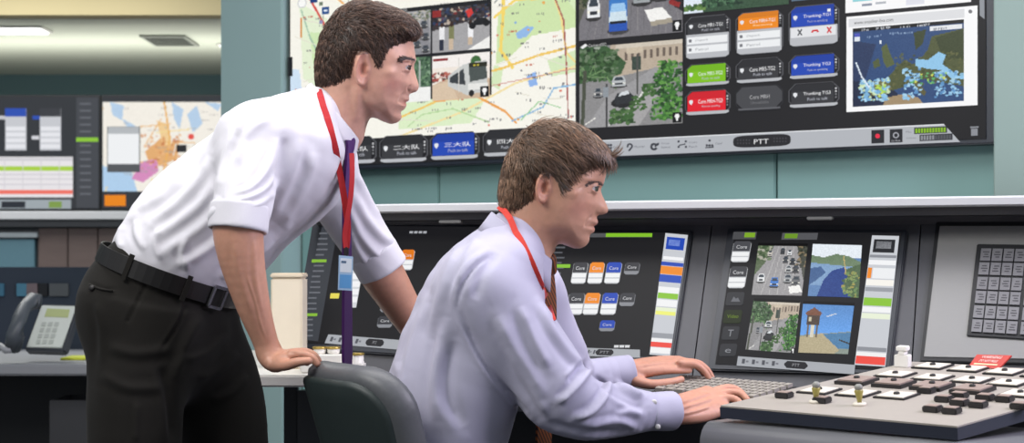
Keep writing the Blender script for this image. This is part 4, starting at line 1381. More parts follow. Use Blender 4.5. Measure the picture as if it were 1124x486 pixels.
def evaluate(prims, Pt):
    d = np.full(len(Pt), 1e3)
    for p in prims:
        v = p(Pt)
        if p.op == 'add':
            d = smin(d, v, p.k)
        else:
            d = -smin(-d, v, p.k)
    return d

def polygonise(prims, h, smooth=2, B=12):
    add = [p for p in prims if p.op == 'add']
    lo = np.min([p.bc - p.br - .02 for p in add], 0)
    hi = np.max([p.bc + p.br + .02 for p in add], 0)
    S = B * h
    nb = np.ceil((hi - lo) / S).astype(int)
    gi = np.stack(np.meshgrid(*[np.arange(n) for n in nb], indexing='ij'), -1).reshape(-1, 3)
    cen = lo + (gi + .5) * S
    half = S * math.sqrt(3) / 2
    best = np.full(len(gi), 1e3)
    for p in add:
        near = np.linalg.norm(cen - p.bc, axis=1) < p.br + half + .05
        if near.any():
            best[near] = smin(best[near], p(cen[near]), p.k)
    act = np.abs(best) < half * 1.35 + .012
    # where something is cut away the inner surface can lie deeper
    for p in prims:
        if p.op == 'sub':
            act |= (np.linalg.norm(cen - p.bc, axis=1) < p.br + half) & (best < half)
    gi, cen = gi[act], cen[act]
    loc = np.stack(np.meshgrid(*[np.arange(B + 1)] * 3, indexing='ij'), -1).reshape(-1, 3)
    N = nb * B + 2
    def key(ijk):
        return (ijk[..., 0] * N[1] + ijk[..., 1]) * N[2] + ijk[..., 2]
    vk, vp, quads = [], [], []
    corner = np.array([(i, j, k) for i in (0, 1) for j in (0, 1) for k in (0, 1)])
    edges = [(a, b) for a in range(8) for b in range(a + 1, 8) if abs(corner[a] - corner[b]).sum() == 1]
    for g, c in zip(gi, cen):
        ps = [p for p in prims if np.linalg.norm(c - p.bc) < p.br + half + p.k + .01]
        if not ps:
            continue
        base = g * B
        f = evaluate(ps, lo + (base + loc) * h).reshape(B + 1, B + 1, B + 1)
        if f.min() > 0 or f.max() < 0:
            continue
        neg = f < 0
        cn = [neg[a:B + a, b:B + b, d:B + d] for a, b, d in corner]
        sm = sum(x.astype(np.int8) for x in cn)
        idx = np.argwhere((sm > 0) & (sm < 8))
        if len(idx) == 0:
            continue
        fv = np.stack([f[idx[:, 0] + a, idx[:, 1] + b, idx[:, 2] + d] for a, b, d in corner], 1)
        acc = np.zeros((len(idx), 3)); cnt = np.zeros(len(idx))
        for a, b in edges:
            cr = (fv[:, a] < 0) != (fv[:, b] < 0)
            t = fv[:, a] / np.where(cr, fv[:, a] - fv[:, b], 1)
            pt = corner[a] + (corner[b] - corner[a]) * t[:, None]
            acc[cr] += pt[cr]; cnt += cr
        vk.append(key(base + idx))
        vp.append(lo + (base + idx + acc / cnt[:, None]) * h)
        for ax in range(3):
            s0 = neg[:B, :B, :B]
            sl = [slice(0, B)] * 3
            sl[ax] = slice(1, B + 1)
            s1 = neg[tuple(sl)]
            e = np.argwhere(s0 != s1)
            if len(e) == 0:
                continue
            flip = s0[e[:, 0], e[:, 1], e[:, 2]]
            ge = base + e
            u, v = [(1, 2), (2, 0), (0, 1)][ax]
            du = np.zeros(3, int); du[u] = 1
            dv = np.zeros(3, int); dv[v] = 1
            q = np.stack([key(ge - du - dv), key(ge - dv), key(ge), key(ge - du)], 1)
            q[~flip] = q[~flip][:, ::-1]
            quads.append(q)
    vk = np.concatenate(vk); vp = np.concatenate(vp); quads = np.concatenate(quads)
    o = np.argsort(vk); vk, vp = vk[o], vp[o]
    ix = np.searchsorted(vk, quads); ix = np.minimum(ix, len(vk) - 1)
    ok = (vk[ix] == quads).all(1)
    Fq = ix[ok]
    # drop stray crumbs: keep the connected pieces of real size
    lab = np.arange(len(vp))
    ed = np.concatenate([Fq[:, [0, 1]], Fq[:, [1, 2]], Fq[:, [2, 3]], Fq[:, [3, 0]]])
    while True:
        m = np.minimum(lab[ed[:, 0]], lab[ed[:, 1]])
        l2 = lab.copy()
        np.minimum.at(l2, ed[:, 0], m); np.minimum.at(l2, ed[:, 1], m)
        for _ in range(6):
            l2 = l2[l2]
        if (l2 == lab).all():
            break
        lab = l2
    cnt_ = np.bincount(lab, minlength=len(vp))
    keep = cnt_[lab] > .2 * cnt_.max()
    if not keep.all():
        new = np.cumsum(keep) - 1
        Fq = new[Fq[keep[Fq].all(1)]]
        vp = vp[keep]
    for _ in range(smooth):
        vp = lap(vp, Fq, .5)
    return vp, Fq

def lap(V, Fq, lam):
    s = np.zeros_like(V); n = np.zeros(len(V))
    for a, b in ((0, 1), (1, 2), (2, 3), (3, 0)):
        np.add.at(s, Fq[:, a], V[Fq[:, b]]); np.add.at(s, Fq[:, b], V[Fq[:, a]])
        n += np.bincount(Fq[:, a], minlength=len(V)) + np.bincount(Fq[:, b], minlength=len(V))
    return V + lam * (s / np.maximum(n, 1)[:, None] - V)

def vnormals(V, Fq):
    fnm = np.cross(V[Fq[:, 2]] - V[Fq[:, 0]], V[Fq[:, 3]] - V[Fq[:, 1]])
    N = np.zeros_like(V)
    for a in range(4):
        np.add.at(N, Fq[:, a], fnm)
    return N / np.maximum(np.linalg.norm(N, axis=1), 1e-12)[:, None]

def proj(V):
    return CX + FPX * V[:, 0] / V[:, 1], HY - FPX * (V[:, 2] - CAMZ) / V[:, 1]

def strokes(V, Fq, list_, facing=True, gain=1.0):
    """press folds into a cloth surface: (points, width, height in m) each drawn where it lies on the garment"""
    N = vnormals(V, Fq)
    x, y = proj(V)
    cam_ = np.array([0, 0, CAMZ])
    toc = cam_ - V
    toc /= np.linalg.norm(toc, axis=1)[:, None]
    front = np.clip((N * toc).sum(1) * 2.5 + .35, 0, 1) if facing else 1.0
    disp = np.zeros(len(V))
    for pts, wd_, amp in list_:
        pts = spline(pts, 5)
        b0, b1 = pts.min(0) - wd_ * 3, pts.max(0) + wd_ * 3
        sel = np.nonzero((x > b0[0]) & (x < b1[0]) & (y > b0[1]) & (y < b1[1]))[0]
        if len(sel) == 0:
            continue
        best = np.full(len(sel), 1e9); bt = np.zeros(len(sel)); sg = np.zeros(len(sel))
        for i in range(len(pts) - 1):
            d = pts[i + 1] - pts[i]
            t = np.clip(((x[sel] - pts[i][0]) * d[0] + (y[sel] - pts[i][1]) * d[1]) / max(1e-9, d.dot(d)), 0, 1)
            ex, ey = x[sel] - pts[i][0] - t * d[0], y[sel] - pts[i][1] - t * d[1]
            ds = np.hypot(ex, ey)
            u = ds < best
            best[u] = ds[u]; bt[u] = (i + t[u]) / (len(pts) - 1)
            sg[u] = np.sign(d[0] * ey[u] - d[1] * ex[u])
        r = best / wd_
        prof = np.exp(-r * r) - .45 * np.exp(-((r * sg - 1.5) ** 2) * 1.2)
        fade = np.clip(np.minimum(bt, 1 - bt) * 5, 0.15, 1)
        disp[sel] += gain * amp * prof * fade * (front[sel] if facing else 1)
    return V + N * disp[:, None]

def spline(pts, n=6, closed=False):
    p = np.array(pts, float)
    m = len(p)
    out = []
    rngi = range(m) if closed else range(m - 1)
    for i in rngi:
        p0, p1, p2, p3 = (p[(i - 1) % m], p[i], p[(i + 1) % m], p[(i + 2) % m]) if closed else (p[max(i - 1, 0)], p[i], p[i + 1], p[min(i + 2, m - 1)])
        for k in range(n):
            t = k / n
            out.append(.5 * ((2 * p1) + (p2 - p0) * t + (2 * p0 - 5 * p1 + 4 * p2 - p3) * t * t + (3 * p1 - p0 - 3 * p2 + p3) * t ** 3))
    if not closed:
        out.append(p[-1])
    return np.array(out)

def sd_poly(X, Y, pts):
    d = np.full(X.shape, 1e9); ins = np.zeros(X.shape, bool)
    n = len(pts)
    for i in range(n):
        x0, y0 = pts[i]; x1, y1 = pts[(i + 1) % n]
        dx, dy = x1 - x0, y1 - y0
        t = np.clip(((X - x0) * dx + (Y - y0) * dy) / max(1e-9, dx * dx + dy * dy), 0, 1)
        d = np.minimum(d, np.hypot(X - x0 - t * dx, Y - y0 - t * dy))
        if y0 != y1:
            ins ^= ((Y < y0) != (Y < y1)) & (X < dx * (Y - y0) / dy + x0)
    return np.where(ins, -d, d)

def np_mesh(name, V, Fq, m, parent, col=None, smooth=True):
    me = bpy.data.meshes.new(name)
    me.vertices.add(len(V)); me.vertices.foreach_set('co', np.ascontiguousarray(V, np.float32).ravel())
    me.loops.add(Fq.size); me.loops.foreach_set('vertex_index', np.ascontiguousarray(Fq, np.int32).ravel())
    me.polygons.add(len(Fq)); me.polygons.foreach_set('loop_start', np.arange(0, Fq.size, Fq.shape[1], dtype=np.int32))
    me.update(calc_edges=True)
    me.validate()
    if col is not None:
        ca = me.color_attributes.new('Col', 'FLOAT_COLOR', 'POINT')
        cc = np.ones((len(V), 4), np.float32); cc[:, :3] = col
        ca.data.foreach_set('color', cc.ravel())
    return link(name, me, m, parent, smooth)

class Profile:
    """a head seen from the side: outline in photo pixels, half width from control points (px, py, half width, rounding)"""
    def __init__(self, centre, d, outline, ctrl, bumps=(), k=.008, mask=None, pad=14, lift=0.0, closed_n=5):
        self.d, self.s = d, d / FPX
        self.cx, self.cy = centre
        c = P(self.cx, self.cy, d)
        self.L = A3((c - Vector((0, 0, CAMZ))).normalized())
        self.e1 = np.array([1.0, 0, 0]); self.e1 -= self.L * self.L[0]; self.e1 /= np.linalg.norm(self.e1)
        self.e3 = np.cross(self.e1, self.L)
        self.c = A3(c)
        self.k, self.op = k, 'add'
        ol = spline(outline, closed_n, True)
        self.ol = ol
        self.step = .5
        self.lo = ol.min(0) - pad
        n = np.ceil((ol.max(0) + pad - self.lo) / self.step).astype(int) + 1
        X, Y = np.meshgrid(self.lo[0] + np.arange(n[0]) * self.step, self.lo[1] + np.arange(n[1]) * self.step, indexing='ij')
        sd = sd_poly(X, Y, ol) * self.s
        cp = np.array(ctrl, float)
        def U(r2):
            return r2 * np.log(r2 + 1e-9) * .5
        q = cp[:, :2] / 30.0
        Kx = U(((q[:, None] - q[None]) ** 2).sum(-1)) + np.eye(len(q)) * .004
        Pm = np.concatenate([np.ones((len(q), 1)), q], 1)
        Am = np.block([[Kx, Pm], [Pm.T, np.zeros((3, 3))]])
        sol = np.linalg.solve(Am, np.concatenate([cp[:, 2:4], np.zeros((3, 2))]))
        Wm = np.zeros(X.shape); R = np.zeros(X.shape)
        for i in range(len(q)):
            u_ = U((X / 30 - q[i, 0]) ** 2 + (Y / 30 - q[i, 1]) ** 2)
            Wm += u_ * sol[i, 0]; R += u_ * sol[i, 1]
        k_ = len(q)
        Wm += sol[k_, 0] + sol[k_ + 1, 0] * X / 30 + sol[k_ + 2, 0] * Y / 30
        R += sol[k_, 1] + sol[k_ + 1, 1] * X / 30 + sol[k_ + 2, 1] * Y / 30
        Wm = np.clip(Wm, .007, .085) + lift; R = np.clip(R, .008, .09)
        for px, py, sx, sy, amp in bumps:
            Wm = Wm + amp * np.exp(-((X - px) / sx) ** 2 - ((Y - py) / sy) ** 2)
        t = np.clip(-sd / R, 0, 1)
        w = Wm * np.sqrt(np.maximum(1 - (1 - t) ** 2, 0))
        self.g = np.where(sd < 0, -w, sd * 1.0)
        self.inside = sd < 0
        self.mask = None
        if mask is not None:
            self.mask = sd_poly(X, Y, spline(mask, 3, True)) * self.s
        self.bc = self.c + 0
        cc = (ol.max(0) + ol.min(0)) / 2
        self.bc = self.to3(cc[0], cc[1], 0)
        self.br = max(np.hypot(*(ol - cc).T).max() * self.s, .09) + .012

    def to3(self, px, py, l):
        return self.c + self.e1 * (px - self.cx) * self.s - self.e3 * (py - self.cy) * self.s + self.L * l

    def uv(self, Pt):
        q = Pt - self.c
        return self.cx + q @ self.e1 / self.s, self.cy - q @ self.e3 / self.s, q @ self.L

    def look(self, T, px, py):
        i = np.clip((px - self.lo[0]) / self.step, 0, T.shape[0] - 1.001); j = np.clip((py - self.lo[1]) / self.step, 0, T.shape[1] - 1.001)
        i0, j0 = i.astype(int), j.astype(int)
        fx, fy = i - i0, j - j0
        return (T[i0, j0] * (1 - fx) + T[i0 + 1, j0] * fx) * (1 - fy) + (T[i0, j0 + 1] * (1 - fx) + T[i0 + 1, j0 + 1] * fx) * fy

    def width(self, px, py):
        return -self.look(self.g, np.atleast_1d(np.float64(px)), np.atleast_1d(np.float64(py)))

    def __call__(self, Pt):
        x, y, l = self.uv(Pt)
        g = self.look(self.g, x, y)
        d = np.where(g < 0, np.abs(l) + g, np.sqrt(g * g + l * l))
        d = d * .8
        if self.mask is not None:
            m = self.look(self.mask, x, y)
            d = -smin(-d, -m, .006)
        return d

def skin_mat(name, rough=.45):
    m = bpy.data.materials.new(name)
    m.use_nodes = True
    nt = m.node_tree
    b = nt.nodes['Principled BSDF']
    a = nt.nodes.new('ShaderNodeAttribute'); a.attribute_name = 'Col'
    n = nt.nodes.new('ShaderNodeTexNoise'); n.inputs['Scale'].default_value = 90; n.inputs['Detail'].default_value = 6
    tc = nt.nodes.new('ShaderNodeTexCoord'); nt.links.new(tc.outputs['Object'], n.inputs['Vector'])
    mr_ = nt.nodes.new('ShaderNodeMapRange'); mr_.inputs['To Min'].default_value = .86; mr_.inputs['To Max'].default_value = 1.1
    nt.links.new(n.outputs['Fac'], mr_.inputs['Value'])
    mx = nt.nodes.new('ShaderNodeMix'); mx.data_type = 'RGBA'; mx.blend_type = 'MULTIPLY'; mx.inputs['Factor'].default_value = 1
    nt.links.new(a.outputs['Color'], mx.inputs['A']); nt.links.new(mr_.outputs[0], mx.inputs['B'])
    nt.links.new(mx.outputs['Result'], b.inputs['Base Color'])
    b.inputs['Roughness'].default_value = rough
    b.inputs['Subsurface Weight'].default_value = .12
    b.inputs['Subsurface Radius'].default_value = (.008, .003, .0015)
    b.inputs['Subsurface Scale'].default_value = 1.0
    b.inputs['Specular IOR Level'].default_value = .4
    bp = nt.nodes.new('ShaderNodeBump'); bp.inputs['Strength'].default_value = .12; bp.inputs['Distance'].default_value = .001
    n2 = nt.nodes.new('ShaderNodeTexNoise'); n2.inputs['Scale'].default_value = 500
    nt.links.new(tc.outputs['Object'], n2.inputs['Vector'])
    nt.links.new(n2.outputs['Fac'], bp.inputs['Height']); nt.links.new(bp.outputs[0], b.inputs['Normal'])
    return m

def cloth_mat(name, col, rough=.8, weave=900, var=.04, sheen=.2, bump=.15, sss=0.0):
    m = mat(name, col, rough, var=var, scale=weave, bump=bump, sheen=sheen)
    m.node_tree.nodes['Principled BSDF'].inputs['Specular IOR Level'].default_value = .25
    return m

def hair_mat(name):
    m = bpy.data.materials.new(name)
    m.use_nodes = True
    nt = m.node_tree
    b = nt.nodes['Principled BSDF']
    a = nt.nodes.new('ShaderNodeAttribute'); a.attribute_name = 'Col'
    nt.links.new(a.outputs['Color'], b.inputs['Base Color'])
    b.inputs['Roughness'].default_value = .42
    b.inputs['Specular IOR Level'].default_value = .45
    return m

def strands(name, roots, dirs, norms, length, rad, cols, m, parent, rs, segs=4, lift=.25, curl=.25, Rc=.085):
    """thin tapering three sided locks growing from roots along dirs over a rounded scalp"""
    n = len(roots)
    p = roots.copy()
    t = dirs - norms * (dirs * norms).sum(1)[:, None]
    t /= np.maximum(np.linalg.norm(t, axis=1), 1e-9)[:, None]
    nn = norms.copy()
    L = length if isinstance(length, np.ndarray) else np.full(n, length)
    rings = []
    side0 = np.cross(nn, t)
    wob = rs.normal(0, curl, (n, 1))
    for i in range(segs + 1):
        f = i / segs
        r = rad * (1 - f * .85)
        side = np.cross(nn, t)
        ring = [p + nn * r, p - nn * r * .6 + side * r, p - nn * r * .6 - side * r]
        rings.append(np.stack(ring, 1))
        st = (L / segs)[:, None]
        up = lift * (1 - f * 1.6)
        p = p + (t + nn * up + side * wob * f) * st
        # follow the rounding of the head
        a = st / Rc
        t2 = t - nn * a
        nn = nn + t * a
        t = t2 / np.linalg.norm(t2, axis=1)[:, None]
        nn /= np.linalg.norm(nn, axis=1)[:, None]
    V = np.stack(rings, 1).reshape(-1, 3)               # n, segs+1, 3
    base = np.arange(n)[:, None, None] * (segs + 1) * 3
    Fq = []
    for i in range(segs):
        for j in range(3):
            Fq.append(np.stack([base[:, 0, 0] + i * 3 + j, base[:, 0, 0] + i * 3 + (j + 1) % 3, base[:, 0, 0] + (i + 1) * 3 + (j + 1) % 3, base[:, 0, 0] + (i + 1) * 3 + j], 1))
    Fq = np.concatenate(Fq)
    C_ = np.repeat(cols, (segs + 1) * 3, axis=0)
    return np_mesh(name, V, Fq, m, parent, C_, True)

def surf_depth(prims, px, py, d0, d1, n=260):
    """first point of the surface met along the sight line, between two distances"""
    ds = np.linspace(d0, d1, n)
    Pt = np.stack([(px - CX) / FPX * ds, ds, CAMZ - (py - HY) / FPX * ds], 1)
    f = evaluate(prims, Pt)
    h = np.nonzero(f < 0)[0]
    return ds[h[0]] if len(h) else None

def drape(prims, pts, d0, d1, lift=.003, n=6, fall=None):
    """a line drawn on a garment: each point set on its surface"""
    out = []
    last = None
    for x, y in spline(pts, n):
        d = surf_depth(prims, x, y, d0, d1)
        if d is None:
            d = last if last is not None else fall
        else:
            d -= lift
        last = d
        out.append(d)
    o = np.array(out, float)
    for _ in range(2):
        o[1:-1] = (o[:-2] + o[1:-1] * 2 + o[2:]) / 4
    return [P(x, y, d) for (x, y), d in zip(spline(pts, n), o)]
# ------------------------------------------------------------------ people: shared builders
def head_ctrl(mx, s):
    return [(mx(x, y) + (w, R)) for x, y, w, R in s]

def ear_prims(hp, px, py, top, bot, l_side, big=1.0):
    """ear on one side: plate, rim and hollow"""
    out = hp.L * (1 if l_side > 0 else -1)
    w = float(hp.width(px, py)[0])
    c = hp.to3(px, py, 0) + out * (w * .985 + .004)
    lng = hp.to3(top[0], top[1], 0) - hp.to3(bot[0], bot[1], 0)
    Lh = np.linalg.norm(lng) / 2
    lng /= np.linalg.norm(lng)
    rear = -hp.e1 - lng * (-hp.e1).dot(lng)
    rear /= np.linalg.norm(rear)
    rear = rear * math.cos(.45) + out * math.sin(.45)
    nrm = np.cross(lng, rear)
    if nrm.dot(out) < 0:
        nrm = -nrm
    wd_ = .0165 * big
    pr = [Ell(c + lng * .002, (Lh, wd_, .0065), lng, rear, k=.007)]
    pr.append(Ell(c - rear * .004 - out * .006, (Lh * .7, .011, .010), lng, rear, k=.008))
    # rim
    st = []
    for k in range(13):
        a = -2.3 + k * 3.9 / 12
        st.append((c + lng * (Lh * .93 * math.sin(a + .55)) + rear * (wd_ * .88 * math.cos(a + .55)) + nrm * .0048, .0029, .0029))
    pr.append(Loft(st, wide=nrm, k=.003))
    pr.append(Ell(c - lng * Lh * .06 - rear * .0015 + nrm * .0085, (Lh * .46, wd_ * .58, .0120), lng, rear, k=.003, op='sub'))
    pr.append(Ell(c + lng * Lh * .45 + rear * .003 + nrm * .0078, (Lh * .32, wd_ * .46, .0052), lng, rear, k=.003, op='sub'))
    pr.append(Ell(c - lng * Lh * .04 - rear * wd_ * .72 + nrm * .003, (.0065, .004, .005), lng, rear, k=.004))
    pr.append(Ell(c - lng * Lh * .82 - rear * .002 + nrm * .001, (.008, .008, .0055), lng, rear, k=.005))
    return pr

def eye_prims(hp, px, py, lat, r=.0122):
    pr = []
    for sg in (-1, 1):
        c = hp.to3(px, py, lat * sg)
        pr.append(Ell(c, (r + .0016, r + .0016, r + .0012), hp.e1, hp.L, k=.004))
    for sg in (-1, 1):
        c = hp.to3(px, py, lat * sg) + hp.e1 * .0085 + hp.L * sg * .0055
        pr.append(Ell(c, (.0090, .0110, .0046), hp.e1 * .85 + hp.L * sg * .5, hp.L, k=.0012, op='sub'))
    return pr

def eyes(hp, px, py, lat, iris, parent, look=(1, .42, -.08), r=.0122):
    m = bpy.data.materials.get('eye_surface')
    if m is None:
        m = hair_mat('eye_surface')
        m.node_tree.nodes['Principled BSDF'].inputs['Roughness'].default_value = .12
    for sg in (-1, 1):
        c = hp.to3(px, py, lat * sg)
        g = hp.e1 * look[0] - hp.L * look[1] * 1 + hp.e3 * look[2]
        g /= np.linalg.norm(g)
        bm = bmesh.new()
        bmesh.ops.create_uvsphere(bm, u_segments=24, v_segments=16, radius=r)
        V = np.array([v.co[:] for v in bm.verts]); bm.verts.index_update()
        Fl = [tuple(v.index for v in f.verts) for f in bm.faces]
        bm.free()
        ca = (V / r) @ g
        col = np.where(ca[:, None] > .93, np.array([[.006, .005, .005]]), np.where(ca[:, None] > .72, np.array([lin(iris)]), np.array([[.72, .66, .64]])))
        me = bpy.data.meshes.new('eye')
        me.from_pydata((V + c).tolist(), [], Fl)
        at = me.color_attributes.new('Col', 'FLOAT_COLOR', 'POINT')
        cc = np.ones((len(V), 4), np.float32); cc[:, :3] = col
        at.data.foreach_set('color', cc.ravel())
        e_ = link('eye', me, m, parent, True)
        pts = []
        for k in range(7):
            a = -.35 + k * 1.45 / 6
            pts.append(Vector(c + hp.e1 * (r + .0012) * math.cos(a) + hp.L * sg * (r + .0012) * math.sin(a) + hp.e3 * (.0046 - .0016 * abs(k - 3) / 3)))
        tube('eyelashes', pts, .0009, MATS['black_key_plastic'], e_, 6)

def blend(col, base, wgt):
    return col * (1 - wgt[:, None]) + np.array(base)[None, :] * wgt[:, None]

def gauss(x, y, px, py, sx, sy):
    return np.exp(-((x - px) / sx) ** 2 - ((y - py) / sy) ** 2)

def finger(pts, r0, r1, k=.005, wide=(0, 1, 0)):
    n = len(pts)
    st = []
    for i, p in enumerate(pts):
        r = r0 + (r1 - r0) * i / (n - 1)
        st.append((A3(p), r * (1.06 if 0 < i < n - 1 else 1), r * .95))
    return Loft(st, wide, k)

def hair_piece(hp, outline, region, ctrl, lift, crown, parent, m, base_col, count, length, seedn, flow=None, h=.0026, lift_s=.22, rad=.0009, grey=None, Rc=.085, clump=.3, dnoise=.22):
    cap = Profile((hp.cx, hp.cy), hp.d, outline, ctrl, mask=region, lift=lift)
    V, Fq = polygonise([cap], h, 2)
    N = vnormals(V, Fq)
    x, y, l = cap.uv(V)
    rs = np.random.RandomState(seedn)
    bc = np.array(lin(base_col))
    nz = np.sin(V[:, 0] * 700 + np.sin(V[:, 2] * 300) * 2) * np.sin(V[:, 2] * 500 + V[:, 1] * 300)
    col = bc[None, :] * (.55 + .15 * nz[:, None])
    cp = np_mesh('hair', V, Fq, m, parent, col)
    # locks
    m_in = cap.look(cap.mask, x, y)
    w = cap.width(x, y)
    ok = (m_in < .003) & ((np.abs(l) > w * .90 - .001) | (m_in < -.004))
    idx = np.nonzero(ok)[0]
    pick = rs.choice(idx, count, replace=len(idx) < count)
    roots, nn = V[pick], N[pick]
    cr = cap.to3(crown[0], crown[1], 0)
    d = roots - cr
    d /= np.linalg.norm(d, axis=1)[:, None]
    if flow is not None:
        fx, fy, fl = flow(x[pick], y[pick], l[pick])
        d = cap.e1[None] * fx[:, None] - cap.e3[None] * fy[:, None] + cap.L[None] * (fl * np.sign(l[pick]))[:, None]
    cl_n = np.stack([np.sin(roots @ np.array(v) + ph) for v, ph in (((310, 140, 260), 0), ((-200, 330, 180), 1), ((150, -260, 340), 2))], 1)
    d = d + cl_n * clump + rs.normal(0, dnoise, d.shape)
    br = np.exp(rs.normal(0, .36, count) + .45 * cl_n[:, 0])
    cols = bc[None, :] * br[:, None]
    if grey is not None:
        gw = grey(x[pick], y[pick]) * rs.uniform(0, 1, count)
        cols = cols * (1 - gw[:, None]) + np.array([.16, .15, .14])[None] * gw[:, None]
    L = length(x[pick], y[pick]) * rs.uniform(.6, 1.25, count)
    strands('hair_locks', roots, d, nn, L, rad, cols, m, cp, rs, 4, lift_s, .25, Rc)['kind'] = 'stuff'
    return cp

def brow(hp, pts, lat_off, count, col, parent, m, seedn, length=.010, rad=.0008):
    for sg in (-1, 1):
        rs = np.random.RandomState(seedn)
        sp = spline(pts, 8)
        i = rs.randint(0, len(sp) - 1, count)
        p = sp[i] + rs.normal(0, 1, (count, 2)) * np.array([.6, .85])
        w = hp.width(p[:, 0], p[:, 1])
        R = np.array([hp.to3(a, b, sg * (ww + .0004)) for (a, b), ww in zip(p, w)])
        D = -hp.e1[None] * .9 + hp.L[None] * sg * .3 + hp.e3[None] * rs.normal(.10, .25, count)[:, None]
        nn = np.tile(hp.L * sg * .8 + hp.e1 * .5, (count, 1)); nn /= np.linalg.norm(nn, axis=1)[:, None]
        o = strands('eyebrow', R, D, nn, length, rad, np.array(lin(col))[None] * np.exp(rs.normal(0, .2, count))[:, None], m, parent, rs, 3, .12, .1, .05)
        o['kind'] = 'stuff'

def ribbon(name, pts, normals, width, thick, m, parent, ends=None):
    V, Fl = [], []
    n = len(pts)
    for i, p in enumerate(pts):
        p = Vector(p)
        t = (Vector(pts[min(i + 1, n - 1)]) - Vector(pts[max(0, i - 1)])).normalized()
        nn = Vector(normals[i] if isinstance(normals, list) else normals)
        nn = (nn - t * nn.dot(t)).normalized()
        sd = t.cross(nn)
        w = width[i] if isinstance(width, (list, tuple, np.ndarray)) else width
        for a, b in ((-1, -1), (1, -1), (1, 1), (-1, 1)):
            V.append(p + sd * a * w / 2 + nn * b * thick / 2)
    for i in range(n - 1):
        for j in range(4):
            Fl.append((i * 4 + j, i * 4 + (j + 1) % 4, (i + 1) * 4 + (j + 1) % 4, (i + 1) * 4 + j))
    Fl += [(3, 2, 1, 0), tuple((n - 1) * 4 + j for j in range(4))]
    return mesh(name, V, Fl, m, parent)

def collar(name, ring_c, axis, e_f, e_l, r_in, h_b, h_f, drop, m, parent, open_a=.25, flare=.014, n=48, rr=(1, 1)):
    """folded shirt collar round a neck: stand inside, leaf outside; e_f forward, e_l lateral"""
    ax, ef, el = A3(axis), A3(e_f), A3(e_l)
    ax /= np.linalg.norm(ax); ef -= ax * ef.dot(ax); ef /= np.linalg.norm(ef); el = np.cross(ax, ef)
    c = A3(ring_c)
    rows = []
    for i in range(n + 1):
        a = open_a + (2 * math.pi - 2 * open_a) * i / n
        fr = (1 + math.cos(a)) / 2          # 1 at the front
        dirv = ef * math.cos(a) * rr[0] + el * math.sin(a) * rr[1]
        top = c + dirv * r_in + ax * (h_b * (1 - fr) + h_f * fr)
        ft = max(0.0, fr - .72) / .28
        hh = drop * (1 + .55 * ft)
        st = [top - ax * hh * .9 - dirv * .001, top - ax * .004, top + dirv * .0022 + ax * .0012, top + dirv * .0045 - ax * .003, top + dirv * (.006 + flare * .4) - ax * hh * .5, top + dirv * (.007 + flare) - ax * hh, top + dirv * (.0035 + flare) - ax * hh]
        rows.append(st)
    k = len(rows[0])
    V = [tuple(p) for r in rows for p in r]
    Fl = []
    for i in range(n):
        for j in range(k - 1):
            Fl.append((i * k + j, i * k + j + 1, (i + 1) * k + j + 1, (i + 1) * k + j))
    return mesh(name, V, Fl, m, parent, True)

def cloth_noise(V, amp, f=1.0, seed=0):
    N_ = 0
    rs = np.random.RandomState(seed)
    for k in range(5):
        d = rs.normal(0, 1, 3); d /= np.linalg.norm(d)
        q = V @ d
        w = V @ rs.normal(0, 1, 3)
        N_ = N_ + np.sin(q * (35 + 18 * k) * f + 2.2 * np.sin(w * 14 * f + k)) / (1 + k * .5)
    return amp * N_

M_skin = skin_mat('skin')
M_hair = hair_mat('hair_strands')

# ------------------------------------------------------------------ the standing man leaning on the chair
HD = 3.38
M1 = thing('person', 'standing man in white shirt and dark trousers leaning on the chair', 'person', (P(190, HY, 3.35).x, 3.35, 0))
ol1 = [(449, 37), (453, 45), (454.6, 54), (455.6, 61), (456.2, 66.5), (454.0, 71.8), (455.2, 78), (457.4, 86), (459.2, 92.5), (459.4, 96.5), (456.6, 100.4), (450.5, 102.3), (448.0, 105.5), (448.8, 109.6), (444.6, 112.4),
       (445.8, 115.2), (443.6, 119.2), (439.4, 123.0), (440.2, 128.5), (437, 133.2), (429, 135.6), (420, 133), (411, 129), (404.5, 129), (400, 138), (396, 156), (380, 172), (356, 160), (349, 130), (351, 108), (351, 92), (350.5, 75), (353, 55), (361, 36), (374, 19), (388, 10), (402, 8), (420, 12), (436, 20), (444, 28)]
ct1 = [(395, 50, .077, .080), (370, 60, .071, .075), (360, 80, .060, .06), (425, 40, .067, .07), (441, 50, .060, .055), (405, 20, .064, .07), (450, 60, .050, .032),
       (447, 74, .040, .026), (453.5, 80, .0115, .011), (455, 94, .0155, .011), (450.5, 97, .0175, .013), (445, 89, .038, .03), (434, 88, .062, .05), (424, 78, .070, .055),
       (446, 106, .024, .020), (438, 113, .040, .034), (443, 117, .022, .018), (435, 129, .025, .022), (421, 119, .053, .042), (403, 109, .061, .05), (409, 124, .046, .034),
       (380, 112, .054, .06), (374, 140, .050, .06), (398, 76, .072, .07), (392, 135, .042, .05)]
bp1 = [(450.0, 74, 5, 4.0, -.012), (448, 70, 6, 2, -.004), (428, 79, 9, 5, .004), (451, 98, 2.2, 2.6, .0035), (440, 104, 3, 7, -.003), (443, 66, 7, 3, .004), (446.0, 112.4, 6, 1.3, -.0055), (409, 112, 10, 5, .002), (428, 104, 10, 10, -.004)]
H1 = Profile((402, 72), HD, ol1, ct1, bp1)
body1 = [H1]
body1 += ear_prims(H1, 397, 75, (399.5, 57), (395, 92), -1) + ear_prims(H1, 397, 75, (399.5, 57), (395, 92), 1)
body1 += eye_prims(H1, 444.3, 74.2, .0300)
T1W = (.20, .98, 0)
body1.append(Loft([(P(376, 112, HD), .050), (P(362, 145, HD), .050), (P(338, 172, HD), .052)], T1W, .03))
